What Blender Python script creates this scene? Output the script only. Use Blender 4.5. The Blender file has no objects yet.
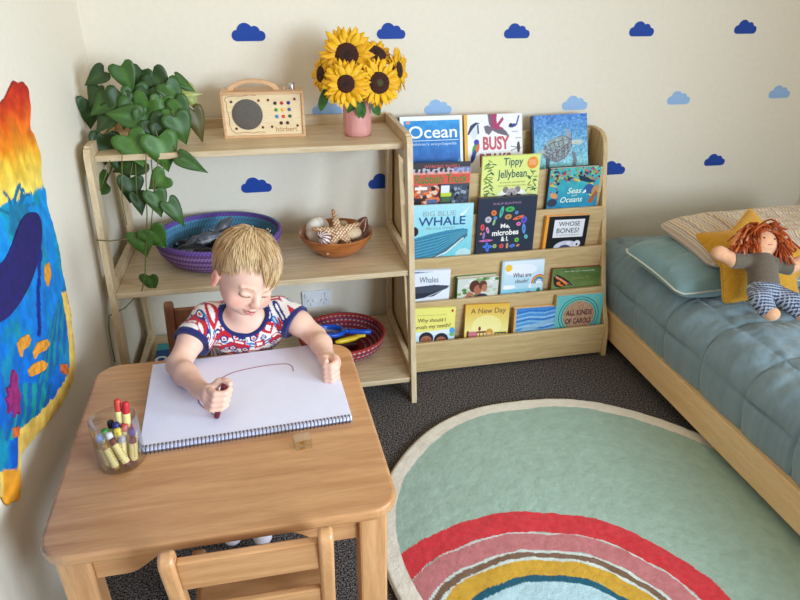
import bpy, math, random
import numpy as np
from mathutils import Vector, Matrix, Euler

# ------------------------------------------------------------------ camera, light, exposure
CX, CY, CZ, YAW, PITCH, ROLL, FPX = 0.39787, -2.25295, 1.31476, 0.20681, 0.47317, 0.00715, 629.84
FWD = np.array([math.sin(YAW)*math.cos(PITCH), math.cos(YAW)*math.cos(PITCH), -math.sin(PITCH)])
_r0 = np.array([math.cos(YAW), -math.sin(YAW), 0.0]); _u0 = np.cross(_r0, FWD)
RGT = math.cos(ROLL)*_r0 + math.sin(ROLL)*_u0
UPV = np.cross(RGT, FWD)
CAM = np.array([CX, CY, CZ])
cam_data = bpy.data.cameras.new('camera')
cam = bpy.data.objects.new('camera', cam_data)
bpy.context.scene.collection.objects.link(cam)
M = Matrix.Identity(4)
for i in range(3):
    M[i][0] = RGT[i]; M[i][1] = UPV[i]; M[i][2] = -FWD[i]; M[i][3] = CAM[i]
cam.matrix_world = M
cam_data.sensor_fit = 'HORIZONTAL'; cam_data.sensor_width = 36.0
cam_data.lens = FPX/800*36.0
cam_data.clip_start = 0.02
sc = bpy.context.scene
sc.camera = cam
sc.view_settings.view_transform = 'Standard'
sc.view_settings.look = 'None'
sc.view_settings.gamma = 1.0
sc.view_settings.exposure = -0.02

world = bpy.data.worlds.new('room_fill'); sc.world = world
world.use_nodes = True
bg = world.node_tree.nodes['Background']
bg.inputs[0].default_value = (1.0, 0.865, 0.69, 1); bg.inputs[1].default_value = 0.66

def area(name, loc, target, sx, sy, power, col, spread=180):
    l = bpy.data.lights.new(name, 'AREA'); l.shape = 'RECTANGLE'; l.size = sx; l.size_y = sy
    l.energy = power; l.color = col; l.spread = math.radians(spread)
    o = bpy.data.objects.new(name, l); sc.collection.objects.link(o)
    o.location = loc
    d = Vector(target) - Vector(loc)
    o.rotation_euler = d.to_track_quat('-Z', 'Y').to_euler()
    return o
# daylight entering the window opening in the wall behind the camera
area('window_daylight', (2.05, -3.42, 1.22), (-0.1, -0.5, 0.55), 0.95, 0.9, 36, (0.66, 0.82, 1.0), 110)

# second, softer window in the right-hand wall
area('side_window_daylight', (2.80, -2.45, 1.35), (-0.13, -1.2, 0.75), 0.9, 0.9, 27, (0.70, 0.85, 1.0), 120)

# ------------------------------------------------------------------ helpers
COL = sc.collection
def at(px, py, axis, val):
    d = FWD + (px-400)/FPX*RGT + (300-py)/FPX*UPV
    t = (val - CAM[axis])/d[axis]
    return CAM + t*d
def at_plane(px, py, o, n):
    d = FWD + (px-400)/FPX*RGT + (300-py)/FPX*UPV
    o = np.array(o, float); n = np.array(n, float)
    return CAM + d*(np.dot(o-CAM, n)/np.dot(d, n))

def lin(c):
    c = np.asarray(c, float)/255.0
    return np.where(c <= 0.04045, c/12.92, ((c+0.055)/1.055)**2.4)
def L4(c):
    l = lin(c); return (float(l[0]), float(l[1]), float(l[2]), 1.0)

MATS = {}
def new_mat(name):
    m = bpy.data.materials.new(name); m.use_nodes = True
    nt = m.node_tree; b = nt.nodes['Principled BSDF']
    MATS[name] = m
    return m, nt, b
def noise_col(nt, c1, c2, scale, detail=3, coord='Object', stretch=(1,1,1), dist=0.0, lo=0.35, hi=0.65):
    tc = nt.nodes.new('ShaderNodeTexCoord'); mp = nt.nodes.new('ShaderNodeMapping')
    mp.inputs['Scale'].default_value = stretch
    n = nt.nodes.new('ShaderNodeTexNoise'); n.inputs['Scale'].default_value = scale
    n.inputs['Detail'].default_value = detail; n.inputs['Distortion'].default_value = dist
    r = nt.nodes.new('ShaderNodeValToRGB')
    r.color_ramp.elements[0].position = lo; r.color_ramp.elements[1].position = hi
    r.color_ramp.elements[0].color = L4(c1); r.color_ramp.elements[1].color = L4(c2)
    nt.links.new(tc.outputs[coord], mp.inputs[0]); nt.links.new(mp.outputs[0], n.inputs['Vector'])
    nt.links.new(n.outputs[0], r.inputs[0])
    return n, r
def add_bump(nt, b, src, strength, distance):
    bp = nt.nodes.new('ShaderNodeBump'); bp.inputs['Strength'].default_value = strength
    bp.inputs['Distance'].default_value = distance
    nt.links.new(src, bp.inputs['Height']); nt.links.new(bp.outputs[0], b.inputs['Normal'])
def plain(name, c, rough=0.6, metal=0.0, c2=None, scale=30, bump=0.0, coat=0.0, sheen=0.0):
    m, nt, b = new_mat(name)
    if c2 is None: c2 = [min(255, v*1.05) for v in c]
    n, r = noise_col(nt, c, c2, scale)
    nt.links.new(r.outputs[0], b.inputs['Base Color'])
    b.inputs['Roughness'].default_value = rough; b.inputs['Metallic'].default_value = metal
    b.inputs['Coat Weight'].default_value = coat
    b.inputs['Sheen Weight'].default_value = sheen
    if bump: add_bump(nt, b, n.outputs[0], 0.6, bump)
    return m
def wood(name, c1, c2, rough=0.5, axis=0, scale=9, coat=0.0, lo=.3, hi=.72, planks=0):
    m, nt, b = new_mat(name)
    st = [10, 10, 10]; st[axis] = 0.8
    n, r = noise_col(nt, c1, c2, scale, 6, 'Object', st, 0.6, lo, hi)
    # fine pores
    n2 = nt.nodes.new('ShaderNodeTexNoise'); n2.inputs['Scale'].default_value = 90; n2.inputs['Detail'].default_value = 2
    mp = nt.nodes.new('ShaderNodeMapping'); s2 = [6, 6, 6]; s2[axis] = .35; mp.inputs['Scale'].default_value = s2
    tc = nt.nodes.new('ShaderNodeTexCoord'); nt.links.new(tc.outputs['Object'], mp.inputs[0]); nt.links.new(mp.outputs[0], n2.inputs['Vector'])
    mr = nt.nodes.new('ShaderNodeMapRange'); mr.inputs[1].default_value = .3; mr.inputs[2].default_value = .6
    mr.inputs[3].default_value = .86; mr.inputs[4].default_value = 1.0
    nt.links.new(n2.outputs[0], mr.inputs[0])
    mx = nt.nodes.new('ShaderNodeVectorMath'); mx.operation = 'SCALE'
    nt.links.new(r.outputs[0], mx.inputs[0]); nt.links.new(mr.outputs[0], mx.inputs['Scale'])
    out = mx.outputs[0]
    if planks:
        sx = nt.nodes.new('ShaderNodeSeparateXYZ'); nt.links.new(tc.outputs['Object'], sx.inputs[0])
        m1 = nt.nodes.new('ShaderNodeMath'); m1.operation = 'MULTIPLY'; m1.inputs[1].default_value = planks; nt.links.new(sx.outputs[1], m1.inputs[0])
        m2 = nt.nodes.new('ShaderNodeMath'); m2.operation = 'FLOOR'; nt.links.new(m1.outputs[0], m2.inputs[0])
        wn = nt.nodes.new('ShaderNodeTexWhiteNoise'); wn.noise_dimensions = '1D'; nt.links.new(m2.outputs[0], wn.inputs['W'])
        m3 = nt.nodes.new('ShaderNodeMapRange'); m3.inputs[3].default_value = .88; m3.inputs[4].default_value = 1.06; nt.links.new(wn.outputs[0], m3.inputs[0])
        mx2 = nt.nodes.new('ShaderNodeVectorMath'); mx2.operation = 'SCALE'; nt.links.new(out, mx2.inputs[0]); nt.links.new(m3.outputs[0], mx2.inputs['Scale']); out = mx2.outputs[0]
    nt.links.new(out, b.inputs['Base Color'])
    b.inputs['Roughness'].default_value = rough; b.inputs['Coat Weight'].default_value = coat
    b.inputs['Coat Roughness'].default_value = .25
    return m
def painted(name, rough=0.6, bump_scale=0, bump=0.0, sheen=0.0, spec=0.5):
    """surface whose own colours are stored per vertex (printed covers, dyed wool, skin)"""
    m, nt, b = new_mat(name)
    a = nt.nodes.new('ShaderNodeAttribute'); a.attribute_name = 'col'
    nt.links.new(a.outputs['Color'], b.inputs['Base Color'])
    b.inputs['Roughness'].default_value = rough; b.inputs['Sheen Weight'].default_value = sheen
    b.inputs['Specular IOR Level'].default_value = spec
    if bump:
        tc = nt.nodes.new('ShaderNodeTexCoord'); n = nt.nodes.new('ShaderNodeTexNoise')
        n.inputs['Scale'].default_value = bump_scale; n.inputs['Detail'].default_value = 4
        nt.links.new(tc.outputs['Object'], n.inputs['Vector'])
        add_bump(nt, b, n.outputs[0], 0.7, bump)
    return m

def clear_mat(name, tint, base=.04, power=1.6):
    m = bpy.data.materials.new(name); m.use_nodes = True; nt = m.node_tree
    for n in list(nt.nodes): nt.nodes.remove(n)
    o = nt.nodes.new('ShaderNodeOutputMaterial'); mix = nt.nodes.new('ShaderNodeMixShader'); lw = nt.nodes.new('ShaderNodeLayerWeight'); lw.inputs[0].default_value = .35; pw = nt.nodes.new('ShaderNodeMath'); pw.operation = 'POWER'; pw.inputs[1].default_value = power; nt.links.new(lw.outputs['Facing'], pw.inputs[0]); fr = nt.nodes.new('ShaderNodeMapRange'); fr.inputs[3].default_value = base; fr.inputs[4].default_value = .9; nt.links.new(pw.outputs[0], fr.inputs[0])
    t = nt.nodes.new('ShaderNodeBsdfTransparent'); t.inputs[0].default_value = (*tint, 1); g = nt.nodes.new('ShaderNodeBsdfGlossy'); g.inputs['Roughness'].default_value = .03
    nt.links.new(fr.outputs[0], mix.inputs[0]); nt.links.new(t.outputs[0], mix.inputs[1]); nt.links.new(g.outputs[0], mix.inputs[2]); nt.links.new(mix.outputs[0], o.inputs[0])
    return m
class MB:
    def __init__(self): self.v = []; self.f = []
    def add(self, vs, fs):
        k = len(self.v); self.v.extend([tuple(map(float, p)) for p in vs]); self.f.extend([tuple(i+k for i in f) for f in fs])
        return self
    def box(self, lo, hi, R=None, c=None):
        x0, y0, z0 = lo; x1, y1, z1 = hi
        vs = [(x0,y0,z0),(x1,y0,z0),(x1,y1,z0),(x0,y1,z0),(x0,y0,z1),(x1,y0,z1),(x1,y1,z1),(x0,y1,z1)]
        return self.add(vs, [(0,3,2,1),(4,5,6,7),(0,1,5,4),(1,2,6,5),(2,3,7,6),(3,0,4,7)])
    def beam(self, a, b, w, d, side=(1,0,0)):
        """square bar from a to b, w wide along side, d deep"""
        a = Vector(a); b = Vector(b); t = (b-a).normalized(); s = Vector(side); s = (s - t*s.dot(t)).normalized(); q = t.cross(s)
        vs = []
        for p in (a, b):
            for i, j in ((-1,-1),(1,-1),(1,1),(-1,1)): vs.append(p + s*(w/2*i) + q*(d/2*j))
        return self.add(vs, [(0,3,2,1),(4,5,6,7),(0,1,5,4),(1,2,6,5),(2,3,7,6),(3,0,4,7)])
    def prism(self, pts, axis, lo, hi):
        """pts: 2-D outline in the two other axes; extruded along axis"""
        n = len(pts); vs = []
        for h in (lo, hi):
            for a, b in pts:
                p = [a, b]; p.insert(axis, h); vs.append(p)
        ar = sum(pts[i][0]*pts[(i+1) % n][1]-pts[(i+1) % n][0]*pts[i][1] for i in range(n))
        if axis == 1: ar = -ar
        fs = [tuple(range(n))[::-1], tuple(range(n, 2*n))] + [(i, (i+1) % n, n+(i+1) % n, n+i) for i in range(n)]
        if ar < 0: fs = [f[::-1] for f in fs]
        return self.add(vs, fs)
    def tube(self, pts, r, n=8, caps=True):
        pts = [Vector(p) for p in pts]; m = len(pts)
        rs = r if hasattr(r, '__len__') else [r]*m
        vs = []; prev = None
        for i, p in enumerate(pts):
            t = (pts[min(i+1, m-1)] - pts[max(i-1, 0)]).normalized()
            if prev is None:
                a = Vector((0,0,1)) if abs(t.z) < .9 else Vector((1,0,0)); s = t.cross(a).normalized()
            else:
                s = (prev - t*prev.dot(t)).normalized()
            prev = s; q = t.cross(s)
            for k in range(n):
                an = 2*math.pi*k/n; vs.append(p + (s*math.cos(an) + q*math.sin(an))*rs[i])
        fs = [(i*n+k, i*n+(k+1) % n, (i+1)*n+(k+1) % n, (i+1)*n+k) for i in range(m-1) for k in range(n)]
        if caps: fs += [tuple(range(n))[::-1], tuple(range((m-1)*n, m*n))]
        return self.add(vs, fs)
    def ring(self, pts, r, n=8):
        pts = [Vector(p) for p in pts]; m = len(pts); vs = []
        c = sum(pts, Vector())/m
        nrm = (pts[0]-c).cross(pts[m//4]-c).normalized()
        for i, p in enumerate(pts):
            t = (pts[(i+1) % m]-pts[i-1]).normalized(); s = nrm; q = t.cross(s)
            for k in range(n):
                an = 2*math.pi*k/n; vs.append(p + (s*math.cos(an)+q*math.sin(an))*r)
        fs = [(i*n+k, i*n+(k+1) % n, ((i+1) % m)*n+(k+1) % n, ((i+1) % m)*n+k) for i in range(m) for k in range(n)]
        return self.add(vs, fs)
    def lathe(self, prof, n=32, c=(0,0,0), sx=1, sy=1, cap=True):
        vs = []
        for r, z in prof:
            for k in range(n):
                an = 2*math.pi*k/n; vs.append((c[0]+sx*r*math.cos(an), c[1]+sy*r*math.sin(an), c[2]+z))
        m = len(prof)
        fs = [(i*n+k, i*n+(k+1) % n, (i+1)*n+(k+1) % n, (i+1)*n+k) for i in range(m-1) for k in range(n)]
        if cap: fs += [tuple(range(n))[::-1], tuple(range((m-1)*n, m*n))]
        return self.add(vs, fs)
    def ball(self, c, r, n=12, m=8, R=None):
        rx, ry, rz = r if hasattr(r, '__len__') else (r, r, r)
        vs = [(0,0,-rz)]
        for i in range(1, m):
            ph = -math.pi/2 + math.pi*i/m
            for k in range(n):
                an = 2*math.pi*k/n; vs.append((rx*math.cos(ph)*math.cos(an), ry*math.cos(ph)*math.sin(an), rz*math.sin(ph)))
        vs.append((0,0,rz))
        fs = [(0, 1+(k+1) % n, 1+k) for k in range(n)]
        for i in range(m-2):
            fs += [(1+i*n+k, 1+i*n+(k+1) % n, 1+(i+1)*n+(k+1) % n, 1+(i+1)*n+k) for k in range(n)]
        t = len(vs)-1; o = 1+(m-2)*n
        fs += [(o+k, o+(k+1) % n, t) for k in range(n)]
        if R is not None: vs = [R @ Vector(v) for v in vs]
        return self.add([Vector(v)+Vector(c) for v in vs], fs)

def link(name, me, mat, parent=None, smooth=False):
    o = bpy.data.objects.new(name, me); COL.objects.link(o)
    if mat is not None: me.materials.append(mat)
    if parent is not None: o.parent = parent
    if smooth: me.shade_smooth()
    return o
def obj(name, mb, mat, parent=None, smooth=False, bevel=0.0, seg=2, auto=None):
    me = bpy.data.meshes.new(name); me.from_pydata(mb.v, [], mb.f); me.update()
    o = link(name, me, mat, parent, smooth or auto is not None)
    if auto is not None: me.set_sharp_from_angle(angle=math.radians(auto))
    if bevel:
        b = o.modifiers.new('bevel', 'BEVEL'); b.width = bevel; b.segments = seg; b.limit_method = 'ANGLE'; b.angle_limit = math.radians(40)
    return o
def np_obj(name, V, F, mat, parent=None, smooth=True, col=None, solid=0.0, offset=-1):
    me = bpy.data.meshes.new(name)
    V = np.asarray(V, np.float32); F = np.asarray(F, np.int32)
    me.vertices.add(len(V)); me.vertices.foreach_set('co', V.ravel())
    me.loops.add(F.size); me.loops.foreach_set('vertex_index', F.ravel())
    me.polygons.add(len(F)); me.polygons.foreach_set('loop_start', np.arange(0, F.size, F.shape[1], dtype=np.int32))
    me.update(calc_edges=True); me.validate()
    if col is not None:
        a = me.color_attributes.new('col', 'FLOAT_COLOR', 'POINT')
        c = np.ones((len(V), 4), np.float32); c[:, :3] = lin(col)
        a.data.foreach_set('color', c.ravel())
    o = link(name, me, mat, parent, smooth)
    if solid:
        s = o.modifiers.new('thick', 'SOLIDIFY'); s.thickness = solid; s.offset = offset
    return o
def grid_faces(nv, nu, wrap=False):
    i = np.arange(nv-1)[:, None]; j = np.arange(nu if wrap else nu-1)[None, :]
    a = i*nu+j; b = i*nu+(j+1) % nu; c = (i+1)*nu+(j+1) % nu; d = (i+1)*nu+j
    return np.stack([a, b, c, d], -1).reshape(-1, 4)
def tag(o, label=None, cat=None, group=None, kind=None):
    if label: o['label'] = label
    if cat: o['category'] = cat
    if group: o['group'] = group
    if kind: o['kind'] = kind
    return o
def empty(name, label=None, cat=None, loc=(0,0,0), rot=(0,0,0), group=None, mat=None):
    o = bpy.data.objects.new(name, None); COL.objects.link(o); o.empty_display_size = .02
    if mat is not None: o.matrix_world = mat
    else: o.location = loc; o.rotation_euler = rot
    return tag(o, label, cat, group)
def copy_tree(o, parent=None):
    c = o.copy(); COL.objects.link(c)
    if parent is not None: c.parent = parent
    for ch in list(o.children): copy_tree(ch, c)
    return c
_VN = {}
def vnoise(x, y, scale, seed=0, z=None):
    """smooth value noise 0..1 on arrays"""
    if seed not in _VN: _VN[seed] = np.random.RandomState(seed).rand(64, 64)
    T = _VN[seed]
    x = np.asarray(x, float)*scale; y = np.asarray(y, float)*scale
    if z is not None: x = x + np.asarray(z)*scale*.77+13.7; y = y + np.asarray(z)*scale*.61
    xi = np.floor(x).astype(int); yi = np.floor(y).astype(int); fx = x-xi; fy = y-yi
    fx = fx*fx*(3-2*fx); fy = fy*fy*(3-2*fy)
    g = lambda a, b: T[a % 64, b % 64]
    return (g(xi, yi)*(1-fx)+g(xi+1, yi)*fx)*(1-fy)+(g(xi, yi+1)*(1-fx)+g(xi+1, yi+1)*fx)*fy
def fbm(x, y, scale, seed=0, oct=3, z=None):
    s = 0; a = 1; t = 0
    for k in range(oct):
        s = s+a*vnoise(x, y, scale*2**k, seed+k, z); t += a; a *= .5
    return s/t

class Cv:
    """printed picture: colours on a grid, x 0..1 left to right, y 0..1 top to bottom, ar = height/width"""
    def __init__(s, nx, ny, c, ar=1.0):
        s.nx, s.ny, s.ar = nx, ny, ar
        s.X, s.Y = np.meshgrid(np.linspace(0, 1, nx), np.linspace(0, 1, ny))
        s.C = np.zeros((ny, nx, 3)); s.C[:] = c
    def put(s, m, c, a=1.0):
        m = np.clip(m, 0, 1)[..., None]*a
        s.C = s.C*(1-m)+np.asarray(c, float)*m
    def grad(s, c0, c1, y0=0, y1=1):
        t = np.clip((s.Y-y0)/(y1-y0), 0, 1)[..., None]; m = ((s.Y >= y0) & (s.Y <= y1))[..., None]
        s.C = np.where(m, np.asarray(c0, float)*(1-t)+np.asarray(c1, float)*t, s.C)
    def rect(s, x0, y0, x1, y1, c, a=1): s.put(((s.X >= x0) & (s.X <= x1) & (s.Y >= y0) & (s.Y <= y1)).astype(float), c, a)
    def ell(s, cx, cy, rx, ry, c, rot=0, a=1, ring=None):
        dx = s.X-cx; dy = (s.Y-cy)*s.ar; ca, sa = math.cos(math.radians(rot)), math.sin(math.radians(rot))
        u = (dx*ca+dy*sa)/rx; v = (-dx*sa+dy*ca)/ry; d = np.sqrt(u*u+v*v)
        if ring: s.put((np.abs(d-1) < ring).astype(float), c, a)
        else: s.put((1-d)*rx*s.nx+.5, c, a)
    def poly(s, pts, c, a=1):
        ins = np.zeros(s.X.shape, bool); n = len(pts)
        for i in range(n):
            x0, y0 = pts[i]; x1, y1 = pts[(i+1) % n]
            if y0 == y1: continue
            ins ^= ((y0 > s.Y) != (y1 > s.Y)) & (s.X < (x1-x0)*(s.Y-y0)/(y1-y0)+x0)
        s.put(ins.astype(float), c, a)
    def line(s, pts, w, c, a=1):
        for (x0, y0), (x1, y1) in zip(pts[:-1], pts[1:]):
            dx, dy = x1-x0, (y1-y0)*s.ar; px, py = s.X-x0, (s.Y-y0)*s.ar
            t = np.clip((px*dx+py*dy)/(dx*dx+dy*dy+1e-12), 0, 1); d = np.hypot(px-t*dx, py-t*dy)
            s.put((w-d)*s.nx+.5, c, a)
    def noise(s, amt, scale, seed=1):
        n = fbm(s.X, s.Y*s.ar, scale, seed)-.5
        s.C = np.clip(s.C+n[..., None]*amt, 0, 255)

def smin(a, b, k):
    h = np.clip(.5+.5*(b-a)/k, 0, 1); return b*(1-h)+a*h-k*h*(1-h)
class SDF:
    def __init__(s, lo, hi, h):
        s.lo = np.array(lo, float); s.h = h; s.n = np.ceil((np.array(hi)-s.lo)/h).astype(int)+1
        s.D = np.full(s.n, .05, np.float32)
    def _win(s, lo, hi, m):
        a = np.maximum(0, np.floor((np.array(lo)-m-s.lo)/s.h).astype(int)); b = np.minimum(s.n, np.ceil((np.array(hi)+m-s.lo)/s.h).astype(int)+1)
        if (b <= a).any(): return None
        ax = [s.lo[i]+s.h*np.arange(a[i], b[i]) for i in range(3)]
        P = np.stack(np.meshgrid(*ax, indexing='ij'), -1)
        return tuple(slice(a[i], b[i]) for i in range(3)), P
    def _comb(s, w, d, k, sub):
        D = s.D[w]
        if sub: s.D[w] = -smin(-D, d, k)
        else: s.D[w] = smin(D, d, k)
    def cap(s, a, b, ra, rb=None, k=.01, sub=False):
        rb = ra if rb is None else rb; a = np.array(a, float); b = np.array(b, float); r = max(ra, rb)
        q = s._win(np.minimum(a, b)-r, np.maximum(a, b)+r, k+4*s.h)
        if q is None: return
        w, P = q; ab = b-a; t = np.clip(((P-a)@ab)/(ab@ab+1e-12), 0, 1)
        d = np.linalg.norm(P-a-t[..., None]*ab, axis=-1)-(ra+t*(rb-ra))
        s._comb(w, d, k, sub)
    def chain(s, pts, rs, k=.01):
        for i in range(len(pts)-1): s.cap(pts[i], pts[i+1], rs[i], rs[i+1], k)
    def ell(s, c, r, R=None, k=.01, sub=False):
        c = np.array(c, float); r = np.array(r, float); m = r.max()
        q = s._win(c-m, c+m, k+4*s.h)
        if q is None: return
        w, P = q; p = P-c
        if R is not None: p = p @ np.array(R)          # columns of R are the ellipsoid's axes
        k0 = np.linalg.norm(p/r, axis=-1); k1 = np.linalg.norm(p/(r*r), axis=-1)+1e-9
        s._comb(w, k0*(k0-1)/k1, k, sub)
    def cut(s, p, n, lo=None, hi=None):
        """remove what lies beyond plane p along n (inside an optional box)"""
        q = s._win(lo if lo is not None else s.lo, hi if hi is not None else s.lo+s.h*s.n, 0)
        w, P = q; d = (P-np.array(p))@np.array(n, float)
        s.D[w] = np.maximum(s.D[w], d)
    def mesh(s):
        D = s.D; S = D < 0; n = np.array(D.shape)
        cs = np.zeros(n-1, np.int8)
        for i in (0, 1):
            for j in (0, 1):
                for k in (0, 1): cs += S[i:n[0]-1+i, j:n[1]-1+j, k:n[2]-1+k]
        act = (cs > 0) & (cs < 8); idx = np.full(act.shape, -1, np.int64); c = np.argwhere(act); idx[act] = np.arange(len(c))
        acc = np.zeros((len(c), 3)); cnt = np.zeros(len(c))
        for ax in range(3):
            o1, o2 = [a for a in range(3) if a != ax]
            for u in (0, 1):
                for v in (0, 1):
                    p = c.copy(); p[:, o1] += u; p[:, o2] += v; q = p.copy(); q[:, ax] += 1
                    d0 = D[tuple(p.T)]; d1 = D[tuple(q.T)]; m = (d0 < 0) != (d1 < 0)
                    t = np.where(m, d0/(d0-d1+1e-12), 0); x = p.astype(float); x[:, ax] += t
                    acc[m] += x[m]; cnt[m] += 1
        V = s.lo+s.h*(acc/cnt[:, None]); F = []
        for ax in range(3):
            o1, o2 = (ax+1) % 3, (ax+2) % 3
            sl0 = [slice(None)]*3; sl1 = [slice(None)]*3; sl0[ax] = slice(0, -1); sl1[ax] = slice(1, None)
            A = S[tuple(sl0)]; B = S[tuple(sl1)]; e = np.argwhere(A != B)
            e = e[(e[:, o1] > 0) & (e[:, o2] > 0) & (e[:, o1] < n[o1]-1) & (e[:, o2] < n[o2]-1)]
            inside = A[tuple(e.T)]
            def g(d1, d2):
                q = e.copy(); q[:, o1] -= d1; q[:, o2] -= d2; return idx[tuple(q.T)]
            Q = np.stack([g(1, 1), g(0, 1), g(0, 0), g(1, 0)], 1)
            Q[~inside] = Q[~inside][:, ::-1]; F.append(Q)
        F = np.concatenate(F); F = F[(F >= 0).all(1)]
        return V, F
def relax(V, F, it=2, lam=.5):
    e = np.concatenate([F[:, [0, 1]], F[:, [1, 2]], F[:, [2, 3]], F[:, [3, 0]]]); e = np.concatenate([e, e[:, ::-1]])
    cnt = np.bincount(e[:, 0], minlength=len(V))[:, None]+1e-9
    for _ in range(it):
        A = np.stack([np.bincount(e[:, 0], weights=V[e[:, 1], i], minlength=len(V)) for i in range(3)], 1)/cnt
        V = V+(A-V)*lam
    return V
def text_mesh(s, size, extrude=0.0003, align='LEFT', spacing=1.0, shear=0.0, bold=0.0):
    cu = bpy.data.curves.new('lettering', 'FONT'); cu.body = s; cu.size = size; cu.extrude = extrude; cu.align_x = align
    cu.space_character = spacing; cu.shear = shear; cu.offset = bold; cu.resolution_u = 3
    o = bpy.data.objects.new('lettering', cu); COL.objects.link(o)
    dg = bpy.context.evaluated_depsgraph_get()
    me = bpy.data.meshes.new_from_object(o.evaluated_get(dg))
    bpy.data.objects.remove(o); bpy.data.curves.remove(cu)
    me.materials.clear()
    return me

# ------------------------------------------------------------------ shared materials
W_SHELF = wood('light_ash_wood', (198,172,132), (226,204,168), .45, 0, 7)
W_SHELFV = wood('light_ash_wood_upright', (198,172,132), (226,204,168), .45, 2, 7)
W_RACK = wood('honey_oak_wood', (192,160,108), (216,188,138), .5, 0, 7)
W_RACKV = wood('honey_oak_wood_upright', (192,160,108), (216,188,138), .5, 2, 7)
W_BEECH = wood('beech_wood', (194,138,88), (220,168,116), .36, 0, 5, .25)
W_TOP = wood('beech_table_boards', (194,136,86), (222,168,114), .34, 0, 5, .3, planks=9)
W_BEECHV = wood('beech_wood_upright', (194,138,88), (220,168,116), .4, 2, 5, .15)
W_DARK = wood('brown_chair_wood', (120,72,42), (150,96,60), .45, 2, 5)
W_PINE = wood('pine_bed_wood', (234,190,130), (246,210,158), .45, 1, 4)
PRINT = painted('printed_cover', .45, spec=.3)
PAGES = plain('paper_pages', (232,226,210), .8, c2=(244,240,228), scale=200)
# ================================================================== the room
PAINT = plain('wall_paint', (232,223,204), .85, c2=(235,226,207), scale=60, bump=.00012)
m, nt, b = new_mat('charcoal_carpet')
n, r = noise_col(nt, (22,20,22), (168,158,152), 230, 2, lo=.40, hi=.80)
nt.links.new(r.outputs[0], b.inputs['Base Color']); b.inputs['Roughness'].default_value = 1.0
b.inputs['Specular IOR Level'].default_value = .1
add_bump(nt, b, n.outputs[0], 1.0, .006); CARPET = m

def struct(name, mb, mat, **k):
    o = obj(name, mb, mat, **k); o['kind'] = 'structure'; return o
LX, RX, BY, TOPZ = -.134, 2.65, 0.0, 2.5
FY = -3.6
struct('floor', MB().box((LX-.1, FY, -.05), (RX+.1, .1, 0)), CARPET)
struct('wall_back', MB().box((LX-.1, 0, 0), (RX+.1, .1, TOPZ)), PAINT)
struct('wall_left', MB().box((LX-.1, FY, 0), (LX, 0, TOPZ)), PAINT)
wy0, wy1 = -2.98, -1.95
mb = MB()
mb.box((RX, wy1, 0), (RX+.1, 0, TOPZ)); mb.box((RX, FY, 0), (RX+.1, wy0, TOPZ)); mb.box((RX, wy0, 0), (RX+.1, wy1, .85)); mb.box((RX, wy0, 1.88), (RX+.1, wy1, TOPZ))
struct('wall_right', mb, PAINT)
# wall behind the camera, right-hand part, with the window the daylight comes through
wx0, wx1, wz0, wz1 = 1.50, 2.60, .72, 1.74
mb = MB()
mb.box((1.0, -3.5, 0), (wx0, -3.4, TOPZ)); mb.box((wx1, -3.5, 0), (RX, -3.4, TOPZ)); mb.box((wx0, -3.5, 0), (wx1, -3.4, wz0)); mb.box((wx0, -3.5, wz1), (wx1, -3.4, TOPZ))
struct('wall_front', mb, PAINT)
WHITE = plain('white_gloss_paint', (236,236,232), .35)
mb = MB()
for lo, hi in (((wx0, -3.49, wz0), (wx0+.05, -3.43, wz1)), ((wx1-.05, -3.49, wz0), (wx1, -3.43, wz1)), ((wx0, -3.49, wz0), (wx1, -3.43, wz0+.05)), ((wx0, -3.49, wz1-.05), (wx1, -3.43, wz1))): mb.box(lo, hi)
struct('window_1', mb, WHITE)
mb = MB()
for lo, hi in (((RX+.02, wy0, .85), (RX+.07, wy0+.05, 1.88)), ((RX+.02, wy1-.05, .85), (RX+.07, wy1, 1.88)), ((RX+.02, wy0, .85), (RX+.07, wy1, .90)), ((RX+.02, wy0, 1.83), (RX+.07, wy1, 1.88))): mb.box(lo, hi)
struct('window_2', mb, WHITE)

# ------------------------------------------------------------------ cloud stickers
def cloud_outline(w):
    """flat-based cloud, unit width w, base at z=0"""
    circ = [(-.335, .155, .155), (-.10, .27, .235), (.185, .265, .155), (.36, .145, .14)]
    pts = []
    N = 72
    # upper envelope walked along x
    xs = np.linspace(-.49, .50, N)
    top = []
    for x in xs:
        z = 0
        for cx, cz, r in circ:
            if abs(x-cx) < r: z = max(z, cz+math.sqrt(r*r-(x-cx)**2))
        top.append((x, max(z, .05)))
    lower_l = [(-.49+.155*(1-math.cos(a)), .155*(1-math.sin(a))) for a in np.linspace(0, math.pi/2, 6)]
    lower_r = [(.50-.14*(1-math.cos(a)), .145*(1-math.sin(a))) for a in np.linspace(math.pi/2, 0, 6)]
    top = [t for t in top if t[1] > .155 or False]
    pts = lower_l + lower_r + top[::-1]
    return [(x*w, z*w) for x, z in pts]
DKB = plain('dark_blue_vinyl', (2,60,152), .7, c2=(4,64,158)); LTB = plain('light_blue_vinyl', (146,182,222), .6, c2=(152,188,228))
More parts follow.
